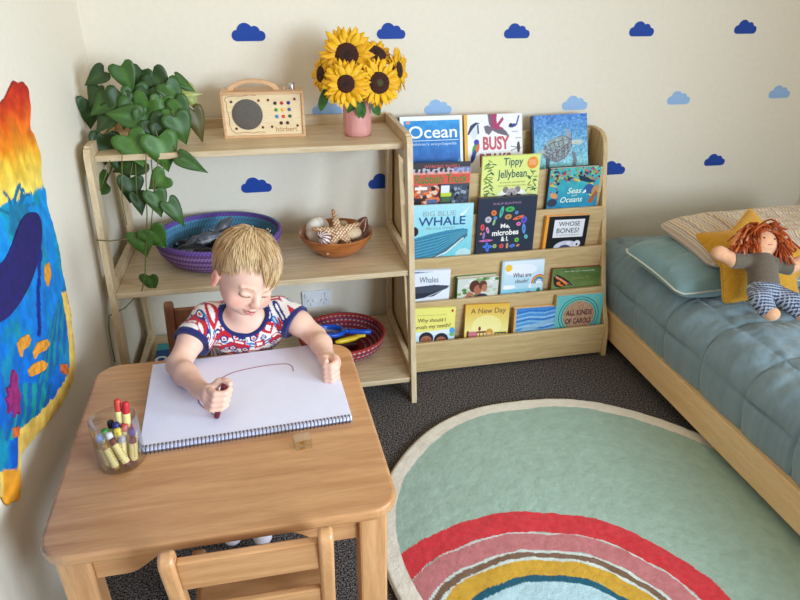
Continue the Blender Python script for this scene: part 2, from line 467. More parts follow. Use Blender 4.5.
clouds = [
 (248,31,0,33,'dark blue cloud sticker on the wall above the wooden radio'),
 (391,30,0,29,'dark blue cloud sticker on the wall just right of the sunflowers'),
 (517,30,0,27,'dark blue cloud sticker in top row above the bird book'),
 (642,28,0,27,'dark blue cloud sticker in top row, second from the right'),
 (746,26,0,25,'dark blue cloud sticker in top row, furthest right'),
 (327,107,1,30,'light blue cloud sticker partly hidden behind the pink vase'),
 (438,106,1,28,'light blue cloud sticker above the book titled Ocean'),
 (575,102,1,27,'light blue cloud sticker above the sea turtle book'),
 (679,97,1,25,'light blue cloud sticker above the bed, left of the pair'),
 (780,91,1,24,'light blue cloud sticker nearest the right-hand corner'),
 (256,184,0,30,'dark blue cloud sticker on wall between top and middle shelves'),
 (383,180,0,30,'dark blue cloud sticker cut off by the shelf upright'),
 (613,167,0,27,'dark blue cloud sticker peeking out beside the book rack'),
 (715,159,0,23,'dark blue cloud sticker above the pillows on the bed')]
for px, py, k, wpx, lab in clouds:
    c = at(px, py, 1, 0); dist = float(np.dot(c-CAM, FWD)); w = wpx*dist/FPX*1.02
    o = obj('cloud_sticker', MB().prism(cloud_outline(w), 1, -.0012, 0), LTB if k else DKB)
    o.location = (c[0], 0, c[2]-.28*w)
    tag(o, lab, 'wall sticker', 'blue cloud wall stickers')

# ------------------------------------------------------------------ power outlet
t = empty('power_outlet', 'white double power outlet on the wall under middle shelf', 'power outlet', (.532, 0, .178))
PL = plain('white_plastic', (226,228,230), .3)
GREYP = plain('grey_plastic', (120,122,126), .4)
obj('face_plate', MB().box((-.058,-.009,-.035), (.058,0,.035)), PL, t, bevel=.003)
for sx in (-1, 1):
    obj('switch', MB().box((sx*.040-.008,-.013,.008), (sx*.040+.008,-.009,.028)), PL, t, bevel=.0015)
    mb = MB()
    for dx, dz, a in ((-.010,-.006,.5), (.010,-.006,-.5), (0,-.021,0)):
        cx = sx*.026+dx; s = math.sin(a)*.006; cc = math.cos(a)*.006
        mb.beam((cx-s,-.0095,dz-cc), (cx+s,-.0095,dz+cc), .0022, .0016, (0,1,0))
    obj('socket_slots', mb, GREYP, t)

# ------------------------------------------------------------------ shelf unit
XL, XR, TH = -.0875, .807, .018
ZT, ZM, ZB = .861, .470, .091
def yfront(z): return -.517+.127*z/.888
shelf = empty('open_shelf_unit', 'pale wooden three-tier open shelf against the back wall', 'shelf', (.36, -.02, 0))
loc = Vector(shelf.location)
def sh(name, mb, mat, **k):
    o = obj(name, mb, mat, shelf, **k); o.data.transform(Matrix.Translation(-loc)); return o
for x0, x1 in ((XL-TH, XL), (XR, XR+TH)):
    mb = MB()
    yb = -.022
    outer = [(yb-.05, 0), (yb, 0), (yb, .895)]
    # rear post, front post, rails: one cut-out plywood panel
    pts_r = [(yb-.045, 0), (yb, 0), (yb, .893), (yb-.045, .893)]
    mb.prism(pts_r, 0, x0, x1)
    zt = .888
    pts_f = [(yfront(0), 0), (yfront(0)+.045, 0), (yfront(zt)+.045, .86), (yfront(zt)+.035, zt), (yfront(zt)+.012, zt-.002), (yfront(zt), zt-.02)]
    mb.prism(pts_f, 0, x0+.0002, x1-.0002)
    for z, h0, h1 in ((ZT, -.055, .032), (ZM, -.035, .032), (ZB, -.035, .03)):
        a = yfront(z)+.04
        mb.prism([(a-.012, z+h0), (yb-.04, z+h0), (yb-.04, z+h1), (a-.012, z+h1)], 0, x0+.0004, x1-.0004)
        # rounded inner corners
        for (cy, sy) in ((a+.002, 1), (yb-.043, -1)):
            for (cz, sz) in ((z+h1, 1), (z+h0, -1)):
                if z == ZT and sz > 0: continue
                if z == ZB and sz < 0: continue
                R = .028
                arc = [(cy, cz), (cy+sy*R, cz)]+[(cy+sy*(R-R*math.sin(q)), cz+sz*(R-R*math.cos(q))) for q in np.linspace(0, math.pi/2, 5)[1:-1]]+[(cy, cz+sz*R)]
                mb.prism(arc, 0, x0+.0006, x1-.0006)
    # slanted end cap at the top of the panel
    sh('side_panel', mb, W_SHELFV)
for nm, z, dpt in (('top_shelf', ZT, .010), ('middle_shelf', ZM, .010), ('bottom_shelf', ZB, .010)):
    sh(nm, MB().box((XL, yfront(z)+dpt if z < .8 else -.349, z-.018), (XR, -.030, z)), W_SHELF, bevel=.002)
sh('back_lip', MB().box((XL, -.030, ZT-.018), (XR, -.018, ZT+.032)), W_SHELF, bevel=.003)

# ------------------------------------------------------------------ front-facing book rack
BX0, BX1 = .832, 1.620
rack = empty('book_rack', 'honey coloured wooden book rack with five tiers of picture books', 'bookcase', (1.226, -.02, 0))
rl = Vector(rack.location)
def rk(name, mb, mat, **k):
    o = obj(name, mb, mat, rack, **k); o.data.transform(Matrix.Translation(-rl)); return o
prof = [(-.016, 0), (-.362, 0), (-.352, .10), (-.340, .14), (-.297, .213), (-.262, .324), (-.202, .524), (-.166, .649), (-.139, .755),
        (-.131, .780), (-.117, .799), (-.095, .812), (-.070, .818), (-.016, .820)]
for x0, x1 in ((BX0, BX0+.018), (BX1-.018, BX1)):
    rk('side_panel', MB().prism(prof, 0, x0, x1), W_RACKV, bevel=.0025)
BOARD = [(-.353, .012, .134), (-.290, .04, .268), (-.240, .17, .417), (-.206, .30, .561), (-.168, .44, .700), (-.030, .56, .812)]
for i, (y, z0, z1) in enumerate(BOARD):
    rk('back_board' if i == 5 else 'front_board', MB().box((BX0+.018, y, z0), (BX1-.018, y+.014, z1)), W_RACK, bevel=.003)
FLOORZ = [.05, .175, .31, .44, .57]
for i, z in enumerate(FLOORZ):
    y0 = BOARD[i][0]+.013; y1 = BOARD[i+1][0]+.001
    rk('book_ledge', MB().box((BX0+.018, y0, z-.012), (BX1-.018, y1, z)), W_RACK)

# ------------------------------------------------------------------ little table
def rrect(x0, y0, x1, y1, r, n=8):
    pts = []
    for cx, cy, a0 in ((x1-r, y1-r, 0), (x0+r, y1-r, 90), (x0+r, y0+r, 180), (x1-r, y0+r, 270)):
        for k in range(n+1):
            a = math.radians(a0+90*k/n); pts.append((cx+r*math.cos(a), cy+r*math.sin(a)))
    return pts
TZ = .48
TX0, TX1, TY0, TY1 = -.040, .564, -1.447, -.860
tb = empty('childrens_table', 'square light beech low table with rounded corners where the boy draws', 'table', ((TX0+TX1)/2, (TY0+TY1)/2, 0))
tl = Vector(tb.location); tb.rotation_euler = (0, 0, 0)
def tt(name, mb, mat, **k):
    o = obj(name, mb, mat, tb, **k); o.data.transform(Matrix(((1,-.032,0,0),(0,1,0,0),(0,0,1,0),(0,0,0,1))) @ Matrix.Translation(-tl)); return o
tt('table_top', MB().prism(rrect(TX0, TY0, TX1, TY1, .055), 2, TZ-.024, TZ), W_TOP, bevel=.007, seg=3)
lw = .052
for x in (TX0+.022, TX1-.022-lw):
    for y in (TY0+.02, TY1-.02-lw):
        tt('leg', MB().box((x, y, 0), (x+lw, y+lw, TZ-.024)), W_BEECHV, bevel=.005)
def apron(y):
    x0, x1 = TX0+.022+lw+.001, TX1-.022-lw-.001; L = x1-x0
    pts = [(x0, TZ-.025), (x0, TZ-.025-.066)]
    for k in range(41):
        u = k/40
        e = min(u, 1-u)*L
        if e < .05: d = .066
        elif e < .13: d = .066-.040*(.5-.5*math.cos(math.pi*(e-.05)/.08))
        else: d = .026
        pts.append((x0+u*L, TZ-.025-d))
    pts += [(x1, TZ-.025)]
    return MB().prism(pts, 1, y, y+.018)
tt('apron', apron(TY0+.032), W_BEECH); tt('apron', apron(TY1-.05), W_BEECH)
for x in (TX0+.034, TX1-.052):
    tt('apron', MB().box((x, TY0+.075, TZ-.085), (x+.018, TY1-.075, TZ-.025)), W_BEECH)

# ------------------------------------------------------------------ two little chairs
def chair(name, label, cx, yback, facing, topz, W, mat, matv, group=None):
    """yback: y of the backrest top; facing +1 looks towards +y"""
    r = empty(name, label, 'chair', (cx, yback+facing*.12, 0), (0, 0, 0 if facing > 0 else math.pi), group)
    hw = W/2
    yb = -.12                      # local y of back top
    for s in (-1, 1):
        x = s*hw
        # rear leg and back post in one leaning bar with rounded top
        pts = []
        mb = MB()
        prof = []
        for z, y in ((0, -.115), (.23, -.075), (.36, -.09), (topz-.02, yb+.002)): prof.append((y-.015, z))
        back = []
        for k in range(7):
            a = math.pi-math.pi*k/6; back.append((yb+.002+.0165*math.cos(a), topz-.018+.018*math.sin(a)))
        fr = [(y+.017, z) for z, y in ((topz-.02, yb+.002), (.36, -.09), (.23, -.075), (0, -.115))]
        mb.prism(prof[:-1]+back+fr[1:], 0, x-.0125, x+.0125)
        obj('back_post', mb, matv, r, bevel=.006, seg=3, auto=40)
        obj('front_leg', MB().box((x-.014, .092, 0), (x+.014, .118, .270)), matv, r, bevel=.008, seg=3)
    obj('backrest_rail', MB().prism([(-.123,topz-.022), (-.108,topz-.022), (-.098,topz-.095), (-.113,topz-.095)], 0, -hw+.012, hw-.012), mat, r, bevel=.003)
    obj('backrest_rail', MB().prism([(-.098,.355), (-.084,.355), (-.078,.30), (-.092,.30)], 0, -hw+.012, hw-.012), mat, r, bevel=.003)
    obj('seat', MB().prism(rrect(-hw+.004, -.075, hw-.004, .100, .015), 2, .225, .243), mat, r, bevel=.004)
    obj('front_rail', MB().box((-hw+.01, .100, .215), (hw-.01, .114, .258)), mat, r, bevel=.002)
    for s in (-1, 1):
        obj('side_rail', MB().box((s*(hw-.002)-.008, -.08, .19), (s*(hw-.002)+.008, .094, .222)), mat, r, bevel=.002)
    return r
near = chair('toddler_chair', 'empty light wooden toddler chair tucked under near side of the table', .3095, -1.508, 1, .519, .247, W_BEECH, W_BEECHV)
near.rotation_euler = (0, 0, math.radians(0.0))
far = chair('toddler_chair', 'brown wooden toddler chair the boy sits on, behind the table', .214, -.585, -1, .502, .262, W_DARK, W_DARK)

# ------------------------------------------------------------------ round rainbow rug
RC = (1.157, -1.151)
def rug_mesh():
    nt_, nr = 720, 250
    th = np.linspace(0, 2*math.pi, nt_, endpoint=False); rr = np.linspace(0, 1, nr)
    T, R = np.meshgrid(th, rr)
    rad = .568+.10*np.exp(-((np.mod(T+math.pi, 2*math.pi)-math.pi+.45)/.62)**2)+.007*np.cos(2*T)+.004*np.sin(3*T+1)+.003*np.sin(7*T)
    sy = 1.0
    X = RC[0]+R*rad*np.cos(T); Y = RC[1]+R*rad*np.sin(T)*sy
    C = np.zeros(X.shape+(3,)); C[:] = (158,182,164)
    C += (fbm(X, Y, 60, 5)-.5)[..., None]*16
    d = np.hypot(X-.916, (Y+1.546)); ang = np.arctan2(Y+1.546, X-.916)
    w = .003*np.sin(ang*5+.5)+.002*np.sin(ang*11)-.012*np.clip((ang-1.9), 0, 1)
    def band(lo, hi, c, ws=1.0, seed=0):
        e = (fbm(X, Y, 35, seed+20)-.5)*.009
        m = (d+w*ws+e > lo) & (d+w*ws+e < hi); C[m] = np.asarray(c)+((fbm(X, Y, 90, seed+3)-.5)*24)[m][:, None]
    band(.0, .252, (176,206,212)); band(.250, .270, (18,84,104), .8, 1); band(.268, .316, (204,158,46), .9, 2)
    band(.314, .3235, (206,216,208), .9, 3); band(.3205, .339, (122,92,70), .9, 4); band(.337, .3455, (206,216,208), 1, 5)
    band(.344, .401, (192,116,116), 1, 6); band(.399, .4045, (206,206,200), 1.6, 8); band(.404, .472, (208,48,54), 1, 7)
    edge = (1-R)*rad
    m = edge < .050+.002*np.sin(T*9); C[m] = np.asarray((232,222,204))+((fbm(X, Y, 90, 9)-.5)*14)[m][:, None]
    Z = .010+.0035*fbm(X, Y, 26, 11)+.0015*fbm(X, Y, 90, 12)+.0015*np.sin(X*30+2*fbm(X, Y, 6, 4)*6)*.5
    Z = np.where(edge < .006, .007, Z)
    V = np.stack([X, Y, Z], -1).reshape(-1, 3); F = grid_faces(nr, nt_, True)
    return V, F, C.reshape(-1, 3)
WOOL = painted('dyed_wool', .95, 240, .0025, .25, .15)
V, F, C = rug_mesh()
o = np_obj('round_rug', V, F, WOOL, None, True, C, solid=.0065)
tag(o, 'round sage green wool rug with rainbow arches and cream edge', 'rug')

# ------------------------------------------------------------------ bed
bed = empty('bed_frame', 'low pine single bed frame along the right-hand wall', 'bed', (2.1, -1.2, 0))
bl = Vector(bed.location)
def bd(name, mb, mat, **k):
    o = obj(name, mb, mat, bed, **k); o.data.transform(Matrix.Translation(-bl)); return o
BYF = -2.15
bd('side_rail', MB().box((1.640, BYF, .050), (1.664, -.30, .158)), W_PINE, bevel=.003)
bd('side_rail', MB().box((2.606, BYF, .050), (2.630, -.02, .158)), W_PINE, bevel=.003)
bd('side_rail', MB().box((1.640, -.30, .050), (1.664, -.025, .158)), W_PINE, bevel=.003)
bd('end_rail', MB().box((1.664, -.045, .050), (2.606, -.025, .158)), W_PINE)
bd('end_rail', MB().box((1.664, BYF, .050), (2.606, BYF+.02, .158)), W_PINE)
bd('slat_base', MB().box((1.664, BYF+.02, .12), (2.606, -.045, .140)), W_PINE)
for x in (1.860, 2.400):
    for y in (-.10, -.78, BYF+.03): bd('leg', MB().box((x, y, 0), (x+.05, y+.05, .12)), W_PINE)

LINEN = painted('blue_linen', .62, 700, .0006, .35, .3)
def quilt():
    # cross profile x(s), z(s): up the left side, over the top, to the wall
    x0, zb, zt, R = 1.668, .155, .385, .085
    prof = []
    for z in np.linspace(zb, zt-R, 16): prof.append((x0, z))
    for a in np.linspace(0, math.pi/2, 16)[1:]: prof.append((x0+R-R*math.cos(a), zt-R+R*math.sin(a)))
    for x in np.linspace(x0+R, 2.61, 120)[1:]: prof.append((x, zt))
    prof = np.array(prof); ns = len(prof)
    yy = np.linspace(-.035, -2.14, 290); ny = len(yy)
    X = np.repeat(prof[None, :, 0], ny, 0); Z = np.repeat(prof[None, :, 1], ny, 0); Y = np.repeat(yy[:, None], ns, 1)
    s = np.concatenate([[0], np.cumsum(np.hypot(*np.diff(prof, axis=0).T))])
    nx = np.gradient(prof[:, 1], s); nz = -np.gradient(prof[:, 0], s)     # outward = (-dz, dx)
    NX, NZ = -nx, -nz
    S = np.repeat(s[None, :], ny, 0)
    s_seams = [.115, .115+.145, .115+.145+.26, .115+.145+.52, .115+.145+.78]
    y_seams = [-.45-.195*k for k in range(-2, 9)]
    ds = np.min([np.abs(S-q-.004*np.sin(Y*9)) for q in s_seams], 0); dy = np.min([np.abs(Y-q-.006*np.sin(S*14)) for q in y_seams], 0)
    dd = np.minimum(ds, dy)
    puff = .0065*np.clip(dd/.05, 0, 1)**.6-.006*np.exp(-(dd/.005)**2)
    top = np.clip((Z-.3)/.08, 0, 1)
    wr = (fbm(X, Y, 9, 31)-.5)*.016+(vnoise(X+.5*Y, Y*.3, 34, 33)-.5)*.007+(fbm(X*.6+Y*.25, Y, 60, 35)-.5)*.009+(vnoise(X*.4-Y*.8, Y*.5+X, 26, 39)-.5)*.012+(vnoise(X*1.2+Y*.3, Y*.9, 48, 40)-.5)*.006
    # bulge the side outwards a little
    bul = .016*np.sin(np.clip((Z-zb)/(zt-zb), 0, 1)*math.pi)*(1-top)
    off = puff+wr*(.35+.65*top)+bul
    # head end falls rounded
    e = np.clip((Y+.20)/.165, 0, 1)
    Z2 = Z+NZ[None]*off - e**3*.06*top; X2 = X+NX[None]*off+e**3*.02*(1-top)
    C = np.zeros(X.shape+(3,)); C[:] = (126,149,158)
    C += ((fbm(X, Y, 300, 36)-.5)*22)[..., None]; C += ((fbm(X, Y, 14, 37)-.5)*10)[..., None]
    m = np.exp(-(dd/.0022)**2)[..., None]; C = C*(1-.45*m)+np.array((66,84,92))*.45*m
    return np.stack([X2, Y, Z2], -1).reshape(-1, 3), grid_faces(ny, ns)[:, ::-1], C.reshape(-1, 3)
mt = obj('mattress', MB().box((1.690, -2.12, .14), (2.595, -.05, .30)), plain('mattress_ticking', (214,210,200), .9), bevel=.03, seg=4)
tag(mt, 'white mattress hidden under the quilt on the pine bed', 'mattress')
V, F, C = quilt()
o = np_obj('quilt', V, F, LINEN, None, True, C, solid=.006, offset=1)
tag(o, 'dusty blue stitched quilt spread over the bed', 'quilt')

def pillow_mesh(w, h, T, nu=70, nv=56, seed=0, pull=.06, wr=.004):
    u = np.linspace(-1, 1, nu); v = np.linspace(-1, 1, nv); U, Vv = np.meshgrid(u, v)
    shp = np.clip((1-U**4)*(1-Vv**4), 0, 1)**.55
    X = U*w/2*(1-pull*(1-Vv**2)**1*.0-pull*.9*(1-np.abs(Vv)**2)*(np.abs(U)**3)*1.0); Y = Vv*h/2*(1-pull*.9*(1-U**2)*(np.abs(Vv)**3))
    rc = np.clip(np.hypot(np.clip(np.abs(U)-.80, 0, 1), np.clip(np.abs(Vv)-.72, 0, 1)*1.0)-.10, 0, 1); X = X*(1-rc*.35); Y = Y*(1-rc*.35)
    n = (fbm(U*w, Vv*h, 10, 50+seed)-.5)*wr*4*shp+(vnoise(U*w*.5+Vv*h, Vv*h, 30, 57+seed)-.5)*wr*2.0*shp
    Zt = T/2*shp+n; Zb = -T/2*shp*.8
    return U, Vv, X, Y, Zt, Zb
def make_pillow(name, w, h, T, colf, mat, seed=0, piping=None, pmat=None, wr=.004, pull=.06):
    U, Vv, X, Y, Zt, Zb = pillow_mesh(w, h, T, seed=seed, wr=wr, pull=pull)
    nv, nu = X.shape
    Vt = np.stack([X, Y, Zt], -1).reshape(-1, 3); Vb = np.stack([X, Y, Zb], -1).reshape(-1, 3)
    C = colf(U, Vv, X, Y).reshape(-1, 3)
    F = grid_faces(nv, nu); o = np_obj(name, np.concatenate([Vt, Vb]), np.concatenate([F, F[:, ::-1]+nv*nu]), mat, None, True, np.concatenate([C, C]))
    if piping:
        idx = [(0, j) for j in range(nu)]+[(i, nu-1) for i in range(1, nv)]+[(nv-1, j) for j in range(nu-2, -1, -1)]+[(i, 0) for i in range(nv-2, 0, -1)]
        pts = [(X[i, j]*1.004, Y[i, j]*1.004, 0) for i, j in idx]
        obj('piping', MB().ring(pts, piping, 6), pmat, o, True)
    return o
def place(o, loc, rx=0, ry=0, rz=0):
    o.matrix_world = Matrix.Translation(loc) @ Euler((math.radians(rx), math.radians(ry), math.radians(rz)), 'ZYX').to_matrix().to_4x4() if False else \
        Matrix.Translation(loc) @ Matrix.Rotation(math.radians(rz), 4, 'Z') @ Matrix.Rotation(math.radians(rx), 4, 'X') @ Matrix.Rotation(math.radians(ry), 4, 'Y')
TEAL = painted('teal_cotton', .8, 600, .0005, .3, .3)
def c_teal(U, V_, X, Y):
    C = np.zeros(X.shape+(3,)); C[:] = (128,160,164); return C+((fbm(X, Y, 30, 60)-.5)*10)[..., None]
CREAMY = plain('cream_cord', (232,230,216), .8, c2=(200,206,200), scale=400)
p1 = make_pillow('pillow', .66, .46, .17, c_teal, TEAL, 1, .0035, CREAMY, .006, .04)
place(p1, (1.985, -.385, .462), 8, 0, 3)
tag(p1, 'teal pillow with cream cord edging lying flat on the quilt', 'pillow')
def c_stripe(U, V_, X, Y):
    C = np.zeros(X.shape+(3,)); C[:] = (222,208,186)
    k = (U*31+50) % 4.2
    for lo, hi, c in ((0, .5, (176,140,116)), (1.3, 1.7, (196,164,96)), (2.3, 3.0, (204,176,156)), (3.5, 3.75, (150,140,128))): C[(k >= lo) & (k < hi)] = c
    C[np.abs(V_) > .93] = (226,216,198)
    return C
STR = painted('striped_cotton', .85, 600, .0005, .2, .3)
def mk_striped():
    U, Vv, X, Y, Zt, Zb = pillow_mesh(.62, .42, .13, 260, 60, 3, .05, .004)
    nv, nu = X.shape; C = c_stripe(U, Vv, X, Y).reshape(-1, 3)
    F = grid_faces(nv, nu)
    return np_obj('pillow', np.concatenate([np.stack([X, Y, Zt], -1).reshape(-1, 3), np.stack([X, Y, Zb], -1).reshape(-1, 3)]), np.concatenate([F, F[:, ::-1]+nv*nu]), STR, None, True, np.concatenate([C, C]))
p2 = mk_striped()
place(p2, (2.14, -.275, .560), 14, 0, 2)
tag(p2, 'cream pillow with fine tan and mustard stripes on top of teal pillow', 'pillow')

# star cushion
MUST = plain('mustard_linen', (206,150,30), .9, c2=(222,166,44), scale=160, bump=.0008, sheen=.3)
def star_mesh(R, T):
    nt_, nr = 200, 26
    th = np.linspace(0, 2*math.pi, nt_, endpoint=False)
    out = []
    P = [(R*(1 if k % 2 == 0 else .60)*math.sin(math.pi*k/5), R*(1 if k % 2 == 0 else .60)*math.cos(math.pi*k/5)) for k in range(10)]
    per = []
    for k in range(10):
        a, b_ = P[k], P[(k+1) % 10]
        for q in range(20): per.append((a[0]+(b_[0]-a[0])*q/20, a[1]+(b_[1]-a[1])*q/20))
    per = np.array(per)
    for _ in range(6): per = (np.roll(per, 1, 0)+per*2+np.roll(per, -1, 0))/4
    per = per*(1+.012*np.sin(np.arange(200)*2.2))[:, None]
    rr = np.linspace(0, 1, nr)[:, None, None]
    XY = per[None]*rr; X, Y = XY[..., 0], XY[..., 1]
    rad = np.hypot(per[:, 0], per[:, 1])/R
    t = T/2*np.sqrt(np.clip(1-rr[..., 0]**3, 0, 1))*(1-.42*np.clip(np.hypot(X, Y)/R, 0, 1))
    t = t+(fbm(X, Y, 22, 70)-.5)*.012*(1-rr[..., 0]**4)
    Vt = np.stack([X, Y, t], -1).reshape(-1, 3); Vb = np.stack([X, Y, -t*.8], -1).reshape(-1, 3)
    F = grid_faces(nr, 200, True)
    return np.concatenate([Vt, Vb]), np.concatenate([F, F[:, ::-1]+nr*200]), per
V, F, per = star_mesh(.185, .085)
star = np_obj('star_cushion', V, F, MUST, None, True)
obj('seam_edging', MB().ring([(x*(1.0+.01*(i % 2)), y*(1.0+.01*(i % 2)), 0) for i, (x, y) in enumerate(per)], .003, 5), MUST, star, True)
tag(star, 'mustard yellow star-shaped cushion propped behind the rag doll', 'cushion')
# ================================================================== picture books
INK = {}
def ink(c):
    c = tuple(c)
    if c not in INK:
        INK[c] = plain('printing_ink_%d_%d_%d' % c, c, .4, c2=c)
    return INK[c]
class Book:
    def __init__(s, pocket, px0, py0, px1, py1, thick, label, cv=None, spine=(240,240,240), H=None, name='picture_book', tb=0.0, group='picture books in the rack', res=110):
        yf, ybk = BOARD[pocket][0]+.014, BOARD[pocket+1][0]
        ytop = ybk-thick-.003
        zf = FLOORZ[pocket]
        A = at(px0, py0, 1, ytop); B = at(px1, py1, 1, ytop)
        ztop = (A[2]+B[2])/2; w = B[0]-A[0]; tilt = (B[2]-A[2])/w
        if ztop < BOARD[pocket+1][2]-.0: pass
        ybot = yf+.004+tb
        up = Vector((0, ytop-ybot, ztop-zf)); Ht = up.length; up.normalize()
        ex = Vector((1, 0, tilt)).normalized(); up = (up-ex*up.dot(ex)).normalized(); ey = up.cross(ex)
        o0 = Vector((A[0], ytop, A[2]))-up*Ht
        drop = min(0, (o0+ex*w).z-o0.z)
        M = Matrix.Identity(4)
        for i in range(3): M[i][0] = ex[i]; M[i][1] = ey[i]; M[i][2] = up[i]; M[i][3] = o0[i]
        s.w, s.H, s.t = w, Ht, thick
        s.root = empty(name, label, 'book', mat=M, group=group)
        s.ar = Ht/w
        cm = ink(spine)
        mb = MB().box((0, .0002, 0), (w, .0018, Ht)); mb.box((0, thick-.0018, 0), (w, thick, Ht)); mb.box((-.0008, .0002, 0), (.0016, thick, Ht))
        obj('cover_board', mb, cm, s.root)
        obj('pages', MB().box((.0018, .0019, .002), (w-.003, thick-.0019, Ht-.003)), PAGES, s.root)
    def canvas(s, c, res=110):
        s.cv = Cv(res, int(res*s.ar), c, s.ar); return s.cv
    def print(s):
        cv = s.cv; X = cv.X*s.w; Z = (1-cv.Y)*s.H
        V = np.stack([X, np.zeros_like(X), Z], -1).reshape(-1, 3)
        s.cover = np_obj('front_cover', V, grid_faces(cv.ny, cv.nx)[:, ::-1], PRINT, s.root, False, cv.C.reshape(-1, 3))
    def text(s, t, x0, x1, y0, y1, c, name='title', bold=0.0, shear=0.0, rot=0.0):
        """lettering fitted to a box given in parts of the cover width, y measured down from the top (also in widths)"""
        me = text_mesh(t, 1.0, 0.0, bold=bold, shear=shear)
        n = len(me.vertices); co = np.empty(n*3, np.float32); me.vertices.foreach_get('co', co); co = co.reshape(-1, 3)
        lo, hi = co.min(0), co.max(0)
        w, H = s.w, s.H
        u = (co[:, 0]-lo[0])/(hi[0]-lo[0]); v = (co[:, 1]-lo[1])/(hi[1]-lo[1])
        x = (x0+(x1-x0)*u)*w; yy = (y1+(y0-y1)*v)*w - (u-.5)*rot*w
        out = np.stack([x, np.full(n, -.0006), H-yy], -1).astype(np.float32)
        me.vertices.foreach_set('co', out.ravel()); me.update()
        o = link(name, me, ink(c), s.cover); return o

def wv(b): return b.ar
# ---- back row -------------------------------------------------------------
b = Book(4, 399.5, 117, 462, 115, .030, 'large blue and white sea encyclopedia at the left of the top tier', spine=(40,50,96))
cv = b.canvas((240,243,246), 130)
cv.rect(.06, .045, .955, 1, (30,132,206)); A = b.ar
g = (cv.X > .06) & (cv.X < .955) & (cv.Y > .045)
t = np.clip(cv.Y*1.9, 0, 1)[..., None]; base = np.array((44,158,222))*(1-t)+np.array((10,84,168))*t
cv.C = np.where(g[..., None], base+((fbm(cv.X, cv.Y, 16, 2)-.5)*40)[..., None], cv.C)
rs = random.Random(4)
for k in range(60):
    a = rs.uniform(0, 1); r = .13*math.sqrt(rs.random())
    cv.ell(.50+r*1.2*math.cos(a*6.28), (.86+r*.8*math.sin(a*6.28))/A*1.0, .012, .012, (120,214,196) if k % 2 else (18,80,110))
for k in range(7): cv.line([(.80+.02*k, .95/A), (.86+.02*k, (.66+.03*abs(k-4))/A)], .006, (90,200,190))
cv.rect(.10, .075/A, .16, .115/A, (226,150,140))
b.print(); b.text('Ocean', .13, .91, .145, .335, (240,246,250), bold=.012)
b.text("children's encyclopedia", .15, .90, .40, .455, (200,222,240), 'subtitle')
cv2 = obj('title_rule', MB().box((.20*b.w, -.0007, b.H-.372*b.w), (.93*b.w, -.0001, b.H-.365*b.w)), ink((240,246,250)), b.cover)

b = Book(4, 464, 115, 522, 113, .026, 'white bird book with red capitals and yellow spine in the top tier', spine=(226,170,54))
cv = b.canvas((240,238,240), 150); A = b.ar*1.14
cv.rect(0, 0, .05, 1, (232,178,60)); cv.rect(.05, 0, .062, 1, (236,232,226))
# soaring galah
cv.poly([(.40,0),(.56,0),(.55,.20/A),(.60,.22/A),(.72,.32/A),(.78,.42/A),(.58,.36/A),(.48,.30/A),(.42,.18/A)], (104,90,104))
cv.poly([(.46,.0),(.55,.0),(.56,.18/A),(.66,.05/A),(.68,.10/A),(.60,.22/A),(.68,.27/A),(.54,.28/A),(.47,.24/A)], (170,44,96))
cv.poly([(.33,.22/A),(.40,.20/A),(.50,.27/A),(.42,.38/A),(.36,.34/A)], (110,96,112))
# penguin
cv.ell(.17, .30/A, .065, .13, (214,222,234), 12); cv.poly([(.05,.35/A),(.10,.20/A),(.19,.14/A),(.27,.16/A),(.20,.19/A),(.14,.26/A),(.07,.37/A)], (34,44,90)); cv.line([(.23,.2/A),(.235,.34/A)], .012, (34,44,90))
# lorikeet
cv.ell(.18, .62/A, .05, .11, (60,150,70), 20); cv.ell(.22, .60/A, .03, .08, (226,90,40), 10); cv.ell(.20, .50/A, .045, .045, (40,56,160)); cv.ell(.14, .76/A, .035, .11, (46,60,150), 20)
# wrens
cv.ell(.83, .22/A, .07, .03, (40,60,140), -10); cv.line([(.90,.20/A),(.94,.05/A)], .012, (40,60,150)); cv.ell(.80,.21/A,.03,.03,(24,30,60))
cv.ell(.93, .62/A, .028, .09, (70,44,44), 0); cv.line([(.80,.6/A),(.98,.64/A)], .005, (60,50,60)); cv.line([(.80,.68/A),(.90,.64/A)], .005, (60,50,60))
for x, y in ((.82,.33),(.88,.45)): cv.line([(x, y/A), (x+.10, y/A)], .004, (90,90,100))
b.print(); b.text('BUSY', .31, .77, .355, .575, (186,26,46), bold=.035); b.text('BEAKS', .25, .80, .625, .85, (150,24,44), bold=.035)

b = Book(4, 532, 116, 587, 113, .020, 'blue book with a swimming sea turtle photo in the top tier', spine=(26,60,96))
cv = b.canvas((70,134,196), 150); A = b.ar
cv.grad((70,130,206), (126,196,206), 0, .55); cv.grad((126,196,206), (120,206,206), .55, 1)
nn = fbm(cv.X, cv.Y*A, 30, 8)-.5; cv.C += nn[..., None]*90
n2 = np.clip((vnoise(cv.X, cv.Y*A, 60, 12)-.72)*4, 0, 1); cv.put(n2*.6, (210,236,240))
cv.rect(0, 0, .025, 1, (20,50,84)); 
cv.poly([(.16,.58/A),(.28,.42/A),(.52,.34/A),(.68,.38/A),(.72,.52/A),(.60,.72/A),(.42,.80/A),(.26,.74/A),(.18,.68/A)], (112,116,126))
cv.ell(.44, .47/A, .22, .09, (150,166,162), -14, .8)
for k in range(7): cv.line([((.22+.08*k), (.50-.03*k+.03*(k%2))/A), ((.28+.07*k), (.76-.035*k)/A)], .006, (70,76,90))
for k in range(3): cv.line([(.20, (.54+.08*k)/A), (.36, (.46+.085*k)/A), (.52, (.43+.09*k)/A), (.68, (.42+.10*k)/A)], .006, (76,82,96))
